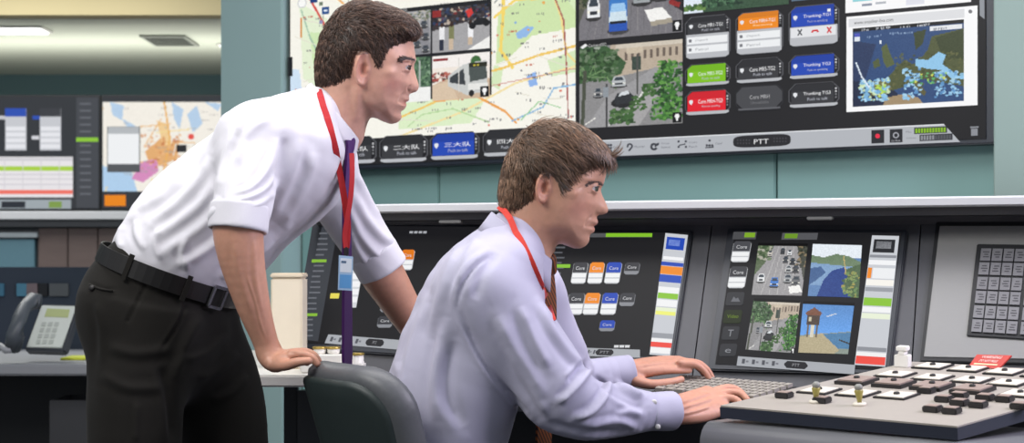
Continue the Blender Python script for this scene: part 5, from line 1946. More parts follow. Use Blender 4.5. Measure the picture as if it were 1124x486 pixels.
body1.append(Loft([(P(292, 172, 3.24), .040), (P(328, 172, 3.38), .055), (P(352, 190, 3.50), .042)], T1W, .03))
body1.append(Loft([(P(325, 185, 3.39), .12, .055), (P(270, 222, 3.38), .12, .07), (P(215, 268, 3.37), .12, .07)], T1W, .03))
# near arm
R_sh, R_el, R_wr = P(284, 160, 3.215), P(262, 250, 3.12), P(299, 391, 3.165)
arm = lambda a, b, t: a.lerp(b, t)
body1.append(Loft([(R_sh, .045), (P(268, 205, 3.16), .045), (P(262, 240, 3.12), .046)], T1W, .02))
body1.append(Loft([(P(260, 240, 3.12), .046), (P(262, 262, 3.12), .0475), (P(267, 292, 3.125), .042), (P(278, 335, 3.14), .033), (P(289, 368, 3.155), .0255), (P(297, 390, 3.165), .0235)], T1W, .014))
# near hand on the chair back
body1.append(Loft([(P(296, 388, 3.165), .026, .022), (P(303, 398, 3.160), .036, .019), (P(314, 393, 3.162), .041, .0165), (P(325, 390, 3.165), .041, .0130)], T1W, .012))
for q in ([(320, 389, 3.130), (333, 388.5, 3.125), (343, 392.5, 3.122), (348, 399, 3.122)], [(321, 387.5, 3.153), (335, 386, 3.155), (345, 390, 3.158), (350, 397, 3.162)],
          [(321, 387.5, 3.178), (333, 386, 3.185), (341, 390, 3.192), (345, 397, 3.198)], [(319, 388.5, 3.200), (328, 388, 3.209), (334, 392, 3.216), (337, 398, 3.222)]):
    body1.append(finger([P(*p) for p in q], .0092, .0070))
body1.append(finger([P(304, 401, 3.140), P(315, 400.5, 3.112), P(328, 397, 3.100), P(339, 396, 3.098)], .0125, .0080, .008))
# far arm, hand on the desk behind the seated man
L_sh, L_el, L_wr = P(352, 185, 3.53), P(408, 280, 3.64), P(486, 408, 3.72)
body1.append(Loft([(L_sh, .045), (P(385, 240, 3.60), .045), (P(408, 278, 3.64), .046)], T1W, .02))
body1.append(Loft([(P(404, 272, 3.64), .046), (P(418, 298, 3.65), .050), (P(440, 334, 3.68), .042), (P(466, 376, 3.71), .031), (L_wr, .025)], T1W, .014))
body1.append(Loft([(L_wr, .028, .02), (P(500, 424, 3.72), .040, .015), (P(520, 428, 3.73), .042, .011)], T1W, .012))
for i in range(4):
    dd = 3.695 + i * .022
    body1.append(finger([P(518, 428, dd), P(535, 427, dd), P(548, 430, dd), P(556, 432.5, dd)], .009, .0068))
body1.append(finger([P(498, 424, 3.69), P(512, 428, 3.665), P(526, 430, 3.655)], .012, .008, .008))

for sg in (-1, 1):
    body1.append(Ell(H1.to3(452.6, 101.4, sg * .0068), (.0050, .0030, .0034), H1.e1, H1.L, k=.001, op='sub'))
V, Fq = polygonise(body1, .0022, 1)
def relax(V, Fq, spots, n=8):
    """even out the long limbs, leaving the spots (centre, radius) crisp"""
    w = np.ones(len(V))
    for c_, r_ in spots:
        w *= np.clip((np.linalg.norm(V - A3(c_), axis=1) - r_) / .03, 0, 1)
    for _ in range(n):
        V = V + (lap(V, Fq, .6) - V) * w[:, None]
    return V
V = relax(V, Fq, [(H1.c, .16), (P(322, 393, 3.16), .075), (P(525, 428, 3.72), .09)])
V = strokes(V, Fq, [([(451.5, 93.5), (447.8, 96.5), (448.2, 101.5)], 1.3, -.0020), ([(444, 101), (439.5, 107), (437.8, 114)], 1.7, -.0016), ([(392, 92), (392, 112), (390, 136)], 5, .004), ([(401, 100), (410, 116), (422, 124)], 4, .0025),
                    ([(451, 77), (446, 80), (440, 79)], 1.4, -.0013), ([(450, 69.5), (445, 68.6), (439, 70)], 1.3, -.0016), ([(444, 115.8), (440, 115), (437, 113.6)], 1.2, .0012),
                    ([(258, 265), (262, 300), (276, 345)], 4, .0022), ([(280, 262), (280, 300), (288, 345)], 3, .002), ([(270, 300), (280, 330), (286, 355), (292, 372)], 1.4, .0014), ([(303, 384), (315, 384), (328, 386)], 1.6, .0015)])
x, y, l = H1.uv(V)
onhead = (np.linalg.norm(V - H1.c, axis=1) < .2)
base = np.array(lin('cf9f8b'))
col = np.tile(base, (len(V), 1))
hm = onhead.astype(float)
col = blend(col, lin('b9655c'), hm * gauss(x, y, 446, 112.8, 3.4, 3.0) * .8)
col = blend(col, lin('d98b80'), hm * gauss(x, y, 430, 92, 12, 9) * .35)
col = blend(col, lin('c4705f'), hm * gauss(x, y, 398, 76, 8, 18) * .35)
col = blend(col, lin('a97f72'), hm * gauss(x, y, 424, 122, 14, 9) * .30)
col = blend(col, lin('4a352b'), hm * np.clip(gauss(x, y, 410, 60, 14, 14) * 0 + (sd_poly(x, y, [(445, 30), (452, 40), (440, 50), (428, 53), (420, 70), (414, 76), (408, 60), (392, 62), (386, 86), (350, 94), (340, 40), (390, 0), (430, 4)]) < -1) * .8, 0, 1))
col = blend(col, lin('c08a70'), (~onhead).astype(float) * .6)
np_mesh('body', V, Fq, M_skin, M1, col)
eyes(H1, 444.3, 74.2, .0300, '4a3426', M1)
brow(H1, [(455, 66), (450.5, 64.4), (444.5, 64.3), (439.5, 66.5)], 0, 300, '3f2e26', M1, M_hair, 3)
hair_ol1 = [(347.5, 92), (346.6, 71), (350.5, 49.4), (358.2, 31), (371, 14), (386, 4.8), (402, 2.6), (420, 6.2), (438.8, 13), (452.6, 22), (459.8, 33), (458.0, 42), (451, 47), (446, 60), (440, 90), (410, 105), (370, 110), (352, 104)]
hair_rg1 = [(340, 92), (340, 40), (360, 0), (400, -8), (445, 4), (466, 28), (461, 43), (455, 45.5), (447, 46), (437, 49.5), (430, 53), (423.5, 60), (420.5, 69), (417, 76.5), (413, 76), (409, 66), (404, 58), (396, 56), (389, 60), (386, 72), (385, 82), (376, 90), (362, 93), (350, 93)]
ct_h1 = [(395, 50, .079, .070), (370, 60, .074, .07), (360, 80, .063, .05), (425, 40, .070, .06), (441, 46, .062, .045), (405, 20, .066, .06), (450, 35, .056, .04), (420, 70, .074, .06), (375, 88, .060, .05)]
def flow1(x, y, l):
    top = np.clip((45 - y) / 30, 0, 1)
    back = np.clip((392 - x) / 30, 0, 1)
    fx = .9 * top * (1 - back) - .25 * back + .25
    fy = .9 * (1 - top) + .35 * np.sin(x * .35) * top
    return fx, fy, .25 * top
hair_piece(H1, hair_ol1, hair_rg1, ct_h1, .001, (376, 22), M1, M_hair, '4f3c32', 7000, lambda x, y: np.where(y < 36, .019, .011), 11, flow1, lift_s=.45, rad=.00115, clump=.5)

# shirt
sh1 = []
sh1.append(Loft([(P(183, 297, 3.36), .160, .112), (P(197, 282, 3.36), .174, .131), (P(222, 256, 3.37), .176, .142), (P(268, 214, 3.38), .182, .136), (P(312, 180, 3.38), .190, .130), (P(338, 160, 3.38), .150, .092), (P(351, 143, 3.38), .078, .066)], T1W, .03, cap=.08))
sh1.append(Ell(P(280, 153, 3.225), (.070, .07, .068), k=.06))
sh1.append(Loft([(P(290, 148, 3.25), .050), (P(318, 131, 3.31), .046), (P(345, 119, 3.345), .042)], T1W, .04))
sh1.append(Ell(P(352, 182, 3.52), (.070, .07, .085), k=.05))
slv1 = Loft([(P(281, 152, 3.21), .066), (P(274, 185, 3.17), .060), (P(268, 215, 3.14), .0575), (P(263, 240, 3.12), .0560)], T1W, .035, cap=.2)
sh1.append(slv1)
sh1.append(Loft([(P(354, 190, 3.53), .070), (P(378, 228, 3.585), .062), (P(400, 262, 3.63), .058), (P(411, 280, 3.645), .0565)], T1W, .035, cap=.2))
axn = A3((P(262, 262, 3.12) - P(266, 225, 3.13)).normalized())
axf = A3((P(418, 294, 3.65) - P(402, 266, 3.63)).normalized())
def cuff(c, ax, r, r_in, w, m, parent, wide, seedn=1):
    c = A3(c); ax = A3(ax)
    V_, F_ = polygonise([Loft([(c - ax * w / 2, r * .985), (c + ax * w / 2, r)], wide, .002, cap=.10), Loft([(c - ax * w * .1, r_in), (c + ax * w * 1.2, r_in)], wide, .002, 'sub', cap=.1)], .0026, 1)
    V_ = V_ + vnormals(V_, F_) * cloth_noise(V_, .0007, 1.4, seedn)[:, None]
    return np_mesh('cuff', V_, F_, m, parent)
shirt1_solid = [p for p in sh1]
V, Fq = polygonise(sh1, .0036, 2)
V = V + vnormals(V, Fq) * cloth_noise(V, .0011, 1, 2)[:, None]
FOLDS1 = [
    ([(306, 112), (286, 120), (268, 134), (258, 150)], 5, .006),
    ([(300, 128), (280, 138), (268, 154), (262, 172)], 5, .005),
    ([(258, 142), (250, 165), (244, 190), (240, 215)], 5, .006),
    ([(268, 160), (258, 180), (250, 205), (246, 228)], 4, .005),
    ([(300, 165), (290, 190), (276, 206), (258, 214)], 4, .006),
    ([(304, 190), (292, 206), (276, 216), (254, 222)], 3.5, .005),
    ([(302, 210), (288, 222), (268, 228)], 3.5, .004),
    ([(312, 150), (310, 175), (303, 205)], 5, -.007),
    ([(330, 150), (322, 180), (310, 215), (300, 245)], 7, .006),
    ([(345, 165), (338, 195), (322, 225), (306, 250)], 6, .006),
    ([(232, 170), (220, 195), (196, 222), (165, 245)], 6, .007),
    ([(238, 190), (225, 218), (200, 240), (168, 262)], 6, .006),
    ([(243, 215), (230, 240), (205, 260), (175, 280)], 6, .006),
    ([(250, 252), (235, 268), (214, 282), (192, 292)], 5, .006),
    ([(196, 192), (176, 214), (150, 232)], 5, .005),
    ([(300, 262), (282, 278), (262, 294), (240, 306)], 5, .007),
    ([(322, 242), (300, 262), (272, 282)], 4.5, .005),
    ([(150, 240), (150, 258), (160, 276)], 4, .005),
    ([(135, 246), (130, 262), (134, 274)], 4, .005),
    ([(175, 250), (170, 268), (178, 286)], 4, .005),
    ([(205, 262), (200, 280), (208, 298)], 4, .005),
    ([(390, 210), (400, 235), (418, 258), (434, 268)], 5, .006),
    ([(386, 232), (394, 255), (408, 274), (420, 284)], 4.5, .006),
    ([(384, 250), (392, 272), (402, 290)], 4, .005),
    ([(392, 190), (404, 215), (420, 240)], 5, .005),
]
V = strokes(V, Fq, FOLDS1, gain=1.05)
V = lap(V, Fq, .4)
M_shirt1 = cloth_mat('white_cotton', 'dcdae1', .8, var=.015)
SH1 = np_mesh('shirt', V, Fq, M_shirt1, M1)
cuff(P(262.3, 239, 3.12), axn, .0575, .0500, .040, M_shirt1, SH1, T1W, 3)
cuff(P(414, 285.5, 3.649), axf, .0590, .0520, .042, M_shirt1, SH1, T1W, 4)
collar('shirt_collar', P(367, 124, HD), A3(P(384, 98, HD) - P(362, 146, HD)) * 1.0, H1.e1 - H1.e3 * .35, H1.L, .069, .036, -.030, .040, M_shirt1, SH1, open_a=.20, flare=.012, rr=(.98, .96))

# trousers
tr1 = []
tr1.append(Loft([(P(183, 298, 3.36), .166, .116), (P(178, 322, 3.36), .178, .129), (P(176, 350, 3.36), .182, .136), (P(178, 385, 3.36), .17, .130)], T1W, .03, cap=.08))
tr1.append(Loft([(P(158, 360, 3.27), .098), (P(150, 430, 3.25), .097), (P(147, 520, 3.24), .088), (P(142, 640, 3.24), .078), (P(135, 820, 3.24), .074)], T1W, .04, cap=.2))
tr1.append(Loft([(P(205, 358, 3.46), .105), (P(224, 400, 3.46), .104), (P(240, 455, 3.46), .098), (P(248, 530, 3.46), .088), (P(236, 650, 3.46), .076), (P(222, 795, 3.46), .073)], T1W, .05, cap=.2))
tr1.append(Ell(P(128, 335, 3.30), (.066, .11, .085), k=.06))
trous1 = list(tr1)
# belt line cut: nothing above the waist
wl0, wl1 = A3(P(117, 268, 3.36)), A3(P(245, 318, 3.36))
wn = np.cross(wl1 - wl0, np.array([0, 1.0, 0])); wn /= np.linalg.norm(wn)
if wn[2] < 0:
    wn = -wn
V, Fq = polygonise(tr1, .0045, 2)
V = V + vnormals(V, Fq) * cloth_noise(V, .0011, .8, 6)[:, None]
V = strokes(V, Fq, [
    ([(162, 300), (160, 312), (142, 348), (140, 352)], 2.0, -.004), ([(205, 330), (196, 355), (176, 385)], 2.2, -.004),
    ([(222, 345), (205, 375), (190, 420)], 6, .006), ([(250, 365), (228, 385), (200, 395)], 5, .006), ([(262, 385), (240, 405), (215, 415)], 5, .006),
    ([(272, 410), (255, 430), (230, 440)], 5, .005), ([(118, 380), (150, 388), (190, 382)], 6, .005), ([(110, 410), (140, 425), (180, 425)], 6, .005),
    ([(176, 400), (186, 440), (190, 486)], 6, -.008), ([(105, 330), (112, 360), (112, 400)], 5, .004), ([(150, 440), (148, 486)], 4, .004), ([(98, 310), (112, 316), (128, 318)], 1.6, -.003)])
M_tr1 = cloth_mat('black_trouser_wool', '1b1916', .9, var=.2, sheen=.05)
TR1 = np_mesh('trousers', V, Fq, M_tr1, M1)
pk = drape(trous1, [(98, 312), (110, 317), (124, 319)], 2.9, 3.4, .003)
tube('pocket_welt', pk, .0022, M_tr1, TR1, 6)
pb_ = drape(trous1, [(101, 316), (102, 318)], 2.9, 3.4, .003)
lathe('pocket_button', [(.001, 0), (.006, .001), (.006, .003), (.002, .004)], pb_[0], M_blk2, TR1, 12, (-.3, -1, .1))
# belt: found on the trouser and shirt surface round the waist
def ring_on(prims, centre, ax, r0=.10, r1=.26, n=64, wide=(0, 1, 0)):
    ax = A3(ax); ax /= np.linalg.norm(ax)
    w = np.array(wide, float); w -= ax * w.dot(ax); w /= np.linalg.norm(w)
    u = np.cross(w, ax)
    rr = np.linspace(r0, r1, 120)
    out, nor = [], []
    for k in range(n):
        a = 2 * math.pi * k / n
        dv = u * math.cos(a) + w * math.sin(a)
        f = evaluate(prims, A3(centre)[None] + rr[:, None] * dv[None])
        pos = np.nonzero(f > 0)[0]
        r = rr[pos[0]] if len(pos) else r1
        out.append(r); nor.append(dv)
    out = np.array(out)
    for _ in range(3):
        out = (np.roll(out, 1) + out * 2 + np.roll(out, -1)) / 4
    return [A3(centre) + d * r for d, r in zip(nor, out)], nor
def belt(name, prims, centre, ax, width, m, parent, off=.004, wide=(0, 1, 0)):
    ax = A3(ax); ax /= np.linalg.norm(ax)
    pts, nor = ring_on(prims, centre, ax, wide=wide)
    V, Fl = [], []
    n = len(pts)
    for p, d in zip(pts, nor):
        for a, b in ((-1, 0), (1, 0), (1, 1), (-1, 1)):
            V.append(p + ax * a * width / 2 + d * (off + b * .004 - .003))
    for i in range(n):
        j = (i + 1) % n
        for k in range(4):
            Fl.append((i * 4 + k, i * 4 + (k + 1) % 4, j * 4 + (k + 1) % 4, j * 4 + k))
    return mesh(name, V, Fl, m, parent, False), pts, nor
BC = P(180, 299, 3.36)
M_belt = mat('black_leather', '191716', .4, var=.1, bump=.1, scale=200)
BL1, bpts, bnor = belt('belt', trous1 + [sh1[0]], BC, wn, .036, M_belt, M1, .006, T1W)
# buckle at the front
fi = min(range(len(bpts)), key=lambda i: (proj(np.array([bpts[i]]))[0][0] - 234) ** 2 + (0 if bnor[i][1] < 0 else 1e5))
bb_ = np.array(bpts[fi]) + np.array(bnor[fi]) * .012
tg_ = np.cross(wn, bnor[fi])
M_chrome = mat('dull_chrome', 'b4b6b8', .25, metal=.9, var=.03)
def frame_box(name, c, ex, ey, ez, w, h, bar, th, m, parent):
    bm = bmesh.new()
    for cx_, cy_, sx, sy in ((0, h / 2, w, bar), (0, -h / 2, w, bar), (w / 2, 0, bar, h), (-w / 2, 0, bar, h)):
        vs = []
        for a in (-1, 1):
            for b in (-1, 1):
                for d in (-1, 1):
                    vs.append(bm.verts.new(tuple(c + ex * (cx_ + a * sx / 2) + ey * (cy_ + b * sy / 2) + ez * d * th / 2)))
        for f in ((0, 1, 3, 2), (4, 6, 7, 5), (0, 4, 5, 1), (2, 3, 7, 6), (0, 2, 6, 4), (1, 5, 7, 3)):
            bm.faces.new([vs[i] for i in f])
    return from_bm(name, bm, m, parent)
frame_box('buckle', bb_, tg_, wn, np.array(bnor[fi]), .036, .042, .006, .004, M_chrome, BL1)
for tx in (140, 205):
    fi = min(range(len(bpts)), key=lambda i: (proj(np.array([bpts[i]]))[0][0] - tx) ** 2 + (0 if bnor[i][1] < 0 else 1e5))
    c_ = np.array(bpts[fi]) + np.array(bnor[fi]) * .008
    tg2 = np.cross(wn, bnor[fi])
    ribbon('belt_loop', [Vector(c_ - wn * .026), Vector(c_ + wn * .026)], Vector(bnor[fi]), .010, .004, M_tr1, TR1)
# shoes
M_shoe = mat('black_shoe_leather', '151414', .3, var=.1)
for px, d in ((142, 3.24), (228, 3.46)):
    b = P(px, HY, d)
    s_ = polygonise([Loft([((b.x - .07, b.y, .045), .036, .04), ((b.x + .03, b.y, .045), .045, .043), ((b.x + .14, b.y, .032), .048, .030), ((b.x + .19, b.y, .028), .036, .026)], (0, 1, 0), .02), Half((b.x, b.y, .004), (0, 0, -1), .5)], .005, 2)
    np_mesh('shoe', s_[0], s_[1], M_shoe, M1)

# tie, lanyard, badge
M_tie = cloth_mat('purple_silk', '4a1f63', .45, var=.12, sheen=.1)
ty = [(384, 154), (384, 160), (383, 172), (381.5, 195), (380.5, 220), (380.5, 250), (381, 300), (381, 350), (381, 408)]
tsp = spline(ty, 5)
tp = []
for i, (a, b) in enumerate(tsp):
    tp.append(P(a, b, 3.330 if b > 175 else 3.33))
tw = np.interp(tsp[:, 1], [150, 156, 162, 200, 300, 395, 408], [.040, .030, .024, .028, .034, .038, .030])
ribbon('tie', tp, (.93, -.36, .12), list(tw), .006, M_tie, M1)
kn = polygonise([Loft([(P(384.0, 153, 3.352), .018, .012), (P(383.5, 164, 3.342), .012, .010)], T1W, .01)], .0025, 2)
np_mesh('tie_knot', kn[0], kn[1], M_tie, M1)
M_red = cloth_mat('red_webbing', 'b3262b', .6, var=.08, sheen=.1)
lya = drape(shirt1_solid, [(359, 128), (362, 138), (365, 150), (369, 166)], 2.9, 3.5, .008, 5, 3.3)
lya += [P(a, b, 3.305) for a, b in spline([(370.5, 176), (375, 200), (379, 225), (381.5, 245), (381, 262), (380, 272)], 4)]
lya = [P(349.5, 98, 3.325), P(352, 106, 3.300), P(355, 117, 3.287)] + lya
LY = ribbon('lanyard', lya, (.3, -.95, .1), .013, .002, M_red, M1)
lyb = [P(a, b, 3.300) for a, b in spline([(386, 168), (386.5, 190), (385, 215), (381, 240), (378.5, 258), (379.5, 272)], 4)]
ribbon('lanyard_strand', lyb, (.6, -.8, .1), .011, .002, M_red, LY)
box('clip', P(380, 276, 3.300), (.010, .008, .018), M_blk2, LY, .002)
bx_ = Plane(P(379.5, 300, 3.295), (.25, -1, .05))
BG = slab('badge', bx_, [(372, 280), (387.5, 281.5), (386.5, 319), (370.8, 318)], .0015, -.0015, mat('clear_badge_sleeve', 'a9c8e6', .2, var=.03), M1)
slab('badge_print', bx_, [(373.5, 283), (386, 284), (385.6, 299), (373, 298.5)], .0019, .0015, mat('badge_white', 'dfe8f0', .4), BG)
slab('badge_print', bx_, [(373, 301), (385.6, 301.6), (385, 316.5), (372.2, 316)], .0019, .0015, mat('badge_blue', '5f9fd8', .4), BG)
slab('badge_print', bx_, [(374.5, 286), (380, 286.4), (379.8, 289), (374.3, 288.6)], .0022, .0019, mat('badge_ink', '53708e', .4), BG)
# ------------------------------------------------------------------ the seated man at the keyboard
HD2 = 3.20
M2 = thing('person', 'seated man in lavender shirt with red lanyard typing at the console', 'person', (P(480, HY, 3.2).x, 3.2, 0))
def mx(x, y):
    return (596 + (x - 397) * (1.12 if x > 397 else .90), 206.5 + (y - 74.2) * 1.10)
ol2 = [(656, 164), (661.5, 170), (663.8, 177), (664.8, 184), (664.4, 194), (662.2, 201.6), (659.4, 208.2), (661.0, 214), (663.8, 220), (666.8, 226.6), (667.6, 231), (664.6, 234.6), (656.8, 236), (654.8, 239), (656.4, 242.6), (655.2, 246), (651.6, 248.4), (653.2, 251.2), (651.8, 254.6),
       (647.2, 257.8), (647.0, 263), (644.2, 268.5), (637, 272.2), (629, 271.8), (618, 268), (610.5, 269), (607, 279), (603, 300), (584, 318), (560, 300), (553, 262), (554, 238), (554, 215), (556, 198), (560, 182), (568, 166), (580, 151), (594, 142), (612, 139), (630, 144), (645, 153)]
ct2 = [mx(a, b) + (w, R) for a, b, w, R in ct1]
bp2 = [mx(a, b) + (sx * 1.1, sy * 1.1, am) for a, b, sx, sy, am in bp1]
H2 = Profile((604, 206), HD2, ol2, ct2, bp2)
T2W = (-.20, .98, 0)
E2 = (649.6, 207.0)
body2 = [H2] + ear_prims(H2, 596, 205, (599, 188.5), (593.5, 220), -1, .95) + ear_prims(H2, 596, 205, (599, 188.5), (593.5, 220), 1, .95)
body2 += eye_prims(H2, E2[0], E2[1], .0295)
body2.append(Loft([(P(578, 245, HD2), .050), (P(570, 280, HD2), .050), (P(558, 320, HD2), .052)], T2W, .03))
body2.append(Loft([(P(540, 330, 3.09), .045), (P(552, 318, 3.21), .055), (P(575, 325, 3.34), .045)], T2W, .03))
body2.append(Loft([(P(552, 330, 3.21), .12, .06), (P(520, 400, 3.21), .12, .07), (P(495, 480, 3.21), .12, .07)], T2W, .03))
# near arm and hand
body2.append(Loft([(P(540, 330, 3.10), .045), (P(580, 395, 3.11), .044), (P(622, 444, 3.115), .037), (P(670, 451, 3.165), .034), (P(715, 450.5, 3.20), .029), (P(737, 450, 3.22), .0265)], T2W, .02))
hw = (.10, .80, .58)
body2.append(Loft([(P(735, 450, 3.22), .029, .024), (P(750, 449, 3.235), .037, .021), (P(768, 445, 3.258), .041, .018), (P(787, 438, 3.285), .041, .0140)], hw, .014))
for q in ([(779, 431, 3.305), (797, 425.5, 3.320), (808, 427, 3.324), (815.5, 432.5, 3.316)], [(783, 434, 3.290), (801, 430, 3.300), (813, 432, 3.300), (820, 438, 3.290)],
          [(782, 440, 3.275), (798, 436.5, 3.280), (808, 438.5, 3.278), (814, 444, 3.270)], [(778, 447, 3.260), (789, 446.5, 3.262), (797, 448.5, 3.260), (802, 452, 3.252)]):
    body2.append(finger([P(*p) for p in q], .0093, .0068))
body2.append(finger([P(748, 444, 3.26), P(766, 436, 3.30), P(782, 432, 3.335), P(793, 432, 3.35)], .0125, .008, .008))
for a, b in (((752, 441, 3.31), (784, 434, 3.37)), ((752, 446, 3.30), (783, 441, 3.35)), ((752, 452, 3.30), (780, 448, 3.34))):
    pass
# far arm and hand
body2.append(Loft([(P(585, 330, 3.36), .045), (P(610, 380, 3.42), .044), (P(632, 418, 3.47), .036), (P(665, 412, 3.50), .034), (P(690, 409, 3.52), .0265)], T2W, .02))
hw2 = (0, .93, .30)
body2.append(Loft([(P(688, 408.5, 3.52), .028, .023), (P(705, 404, 3.53), .036, .019), (P(728, 400.5, 3.545), .040, .0150), (P(750, 400, 3.56), .041, .0130)], hw2, .013))
for i, (dx, dy) in enumerate(((0, 0), (3, -1.5), (1, -2), (-4, -1.5))):
    dd = 3.525 + i * .021
    body2.append(finger([P(747 + dx, 399 + dy, dd), P(763 + dx, 400 + dy, dd + .004), P(773 + dx, 407 + dy, dd + .006), P(778.5 + dx, 415.5 + dy, dd + .006)], .0093, .0066))
body2.append(finger([P(692, 416, 3.500), P(712, 421.5, 3.485), P(732, 420, 3.492), P(748, 416.5, 3.505)], .0135, .0075, .010))
for sg in (-1, 1):
    body2.append(Ell(H2.to3(660.0, 235.4, sg * .0068), (.0050, .0030, .0034), H2.e1, H2.L, k=.001, op='sub'))
V, Fq = polygonise(body2, .0022, 1)
V = relax(V, Fq, [(H2.c, .16), (P(785, 440, 3.28), .10), (P(735, 408, 3.54), .12)])
V = strokes(V, Fq, [([(745, 443), (762, 437), (780, 431)], 1.6, .0022), ([(747, 448), (765, 443), (783, 437)], 1.6, .0022), ([(747, 455), (764, 451), (780, 446)], 1.6, .002), ([(700, 402), (725, 398), (750, 397)], 1.6, .002),
                    ([(655.5, 209.5), (650, 212.5), (644, 212)], 1.1, -.0012), ([(650, 236), (644, 243), (642, 250)], 1.6, -.0022), ([(640, 204), (635, 207), (631, 212)], 1.2, -.0009)])
x, y, l = H2.uv(V)
onhead = (np.linalg.norm(V - H2.c, axis=1) < .2)
hm = onhead.astype(float)
col = np.tile(np.array(lin('c7977f')), (len(V), 1))
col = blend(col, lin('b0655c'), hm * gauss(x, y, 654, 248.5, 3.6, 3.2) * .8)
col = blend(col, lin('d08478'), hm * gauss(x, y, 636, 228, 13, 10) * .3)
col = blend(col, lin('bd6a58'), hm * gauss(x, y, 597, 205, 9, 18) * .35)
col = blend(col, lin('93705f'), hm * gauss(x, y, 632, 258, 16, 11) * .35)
col = blend(col, lin('4a3a2e'), hm * (sd_poly(x, y, [(655, 160), (662, 172), (650, 184), (630, 192), (618, 205), (610, 196), (588, 192), (585, 214), (552, 228), (540, 180), (590, 130), (640, 140)]) < -1) * .8)
col = blend(col, lin('d0947e'), (~onhead).astype(float) * .5)
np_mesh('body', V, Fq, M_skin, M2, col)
eyes(H2, E2[0], E2[1], .0295, '4f5648', M2)
brow(H2, [(661.2, 202.6), (655.5, 200.4), (649.5, 200.6), (643.5, 203.5)], 0, 280, '55423a', M2, M_hair, 5)
hair_ol2 = [(549, 228), (549.6, 204), (554.5, 181), (562.5, 163), (576, 144.5), (593, 135), (612.5, 132.8), (632, 137.5), (648.7, 147.5), (660, 157.5), (667.6, 168), (666, 175), (660, 178), (655, 195), (645, 225), (610, 240), (570, 245), (553, 240)]
hair_rg2 = [(540, 229), (540, 180), (560, 140), (610, 122), (650, 135), (674, 162), (669, 173), (663, 176.5), (655, 180), (646, 187), (637, 191), (629, 193.5), (624, 198), (620.5, 207), (614.5, 208), (611, 199), (605, 190.5), (597, 187.5), (588.5, 191), (586.5, 204), (585.5, 215), (576, 224), (561, 227), (551, 231)]
ct_h2 = [mx(a, b) + (w, R) for a, b, w, R in ct_h1]
def flow2(x, y, l):
    front = np.clip((x - 590) / 60, 0, 1)
    side = np.clip((y - 160) / 35, 0, 1)
    fx = .25 + .75 * front - .55 * (x < 575)
    fy = .15 + .75 * side + .55 * np.clip((x - 630) / 30, 0, 1)
    return fx, fy, .35 * (1 - side)
hair_piece(H2, hair_ol2, hair_rg2, ct_h2, .001, (588, 150), M2, M_hair, '6b5443', 7500, lambda x, y: np.where(y < 178, .042, .026), 12, flow2, lift_s=.20, rad=.0014, dnoise=.12,
           grey=lambda x, y: gauss(x, y, 620, 202, 9, 8) * .9 + gauss(x, y, 600, 182, 18, 12) * .5, clump=.28)

# shirt
sh2 = [Loft([(P(472, 565, 3.22), .175, .125), (P(482, 490, 3.22), .172, .128), (P(503, 410, 3.21), .178, .130), (P(528, 340, 3.21), .185, .122), (P(548, 296, 3.20), .150, .088), (P(560, 273, 3.20), .088, .068), (P(565, 262, 3.20), .074, .062)], T2W, .03, cap=.08)]
sh2.append(Ell(P(524, 318, 3.085), (.075, .075, .075), k=.06))
sh2.append(Ell(P(578, 322, 3.36), (.07, .07, .075), k=.05))
sh2.append(Loft([(P(531, 322, 3.09), .077), (P(561, 357, 3.09), .078), (P(590, 400, 3.10), .077), (P(614, 434, 3.10), .071), (P(643, 449, 3.12), .060), (P(680, 452, 3.165), .049), (P(716, 451.5, 3.198), .0380), (P(728, 451, 3.21), .0360)], T2W, .020, cap=.2))
sh2.append(Loft([(P(580, 326, 3.36), .068), (P(608, 380, 3.42), .064), (P(632, 414, 3.47), .050), (P(665, 412, 3.50), .0400), (P(686, 409.5, 3.515), .0345)], T2W, .04, cap=.2))
axc = A3((P(735, 450.5, 3.22) - P(712, 451, 3.196)).normalized())
axc2 = A3((P(690, 409, 3.52) - P(670, 411.5, 3.503)).normalized())
shirt2_solid = list(sh2)
V, Fq = polygonise(sh2, .0034, 2)
V = V + vnormals(V, Fq) * cloth_noise(V, .0011, 1, 9)[:, None]
FOLDS2 = [
    ([(505, 270), (492, 300), (482, 335), (474, 375)], 7, .006),
    ([(525, 262), (512, 285), (504, 315)], 6, .005),
    ([(545, 275), (530, 300), (520, 330)], 6, -.005),
    ([(470, 330), (458, 365), (448, 400), (446, 440)], 6, .006),
    ([(492, 345), (484, 385), (478, 425), (482, 465)], 7, .007),
    ([(500, 372), (492, 405), (494, 440), (510, 470)], 7, -.007),
    ([(503, 338), (518, 372), (536, 403), (556, 430), (580, 456)], 3.5, -.007),
    ([(538, 279), (524, 290), (513, 304), (505, 320), (502, 336)], 1.8, -.005),
    ([(535, 274), (520, 285), (508, 300), (499, 318), (496, 334)], 3, .003),
    ([(545, 345), (560, 375), (580, 405), (600, 440)], 7, .007),
    ([(570, 335), (580, 360), (592, 385), (604, 405)], 6, .006),
    ([(592, 330), (605, 360), (625, 388), (640, 400)], 5, .006),
    ([(555, 380), (572, 410), (590, 438), (604, 458)], 5, .005),
    ([(648, 402), (640, 415), (625, 432), (612, 442)], 4, .009),
    ([(640, 398), (632, 408), (624, 418)], 3, -.006),
    ([(668, 416), (665, 432), (650, 450), (630, 460)], 4, .010),
    ([(652, 412), (664, 424), (666, 438)], 3, -.006),
    ([(672, 418), (690, 428), (706, 436)], 3.5, .008),
    ([(668, 428), (688, 440), (708, 448)], 4, -.005),
    ([(700, 470), (680, 462), (660, 464), (640, 470)], 4, .005),
    ([(706, 456), (690, 452), (676, 456)], 3.5, .004),
    ([(600, 462), (625, 470), (655, 474), (690, 473)], 4, -.004),
    ([(436, 395), (442, 430), (455, 465)], 6, .005),
]
V = strokes(V, Fq, FOLDS2, gain=1.25)
V = lap(V, Fq, .35)
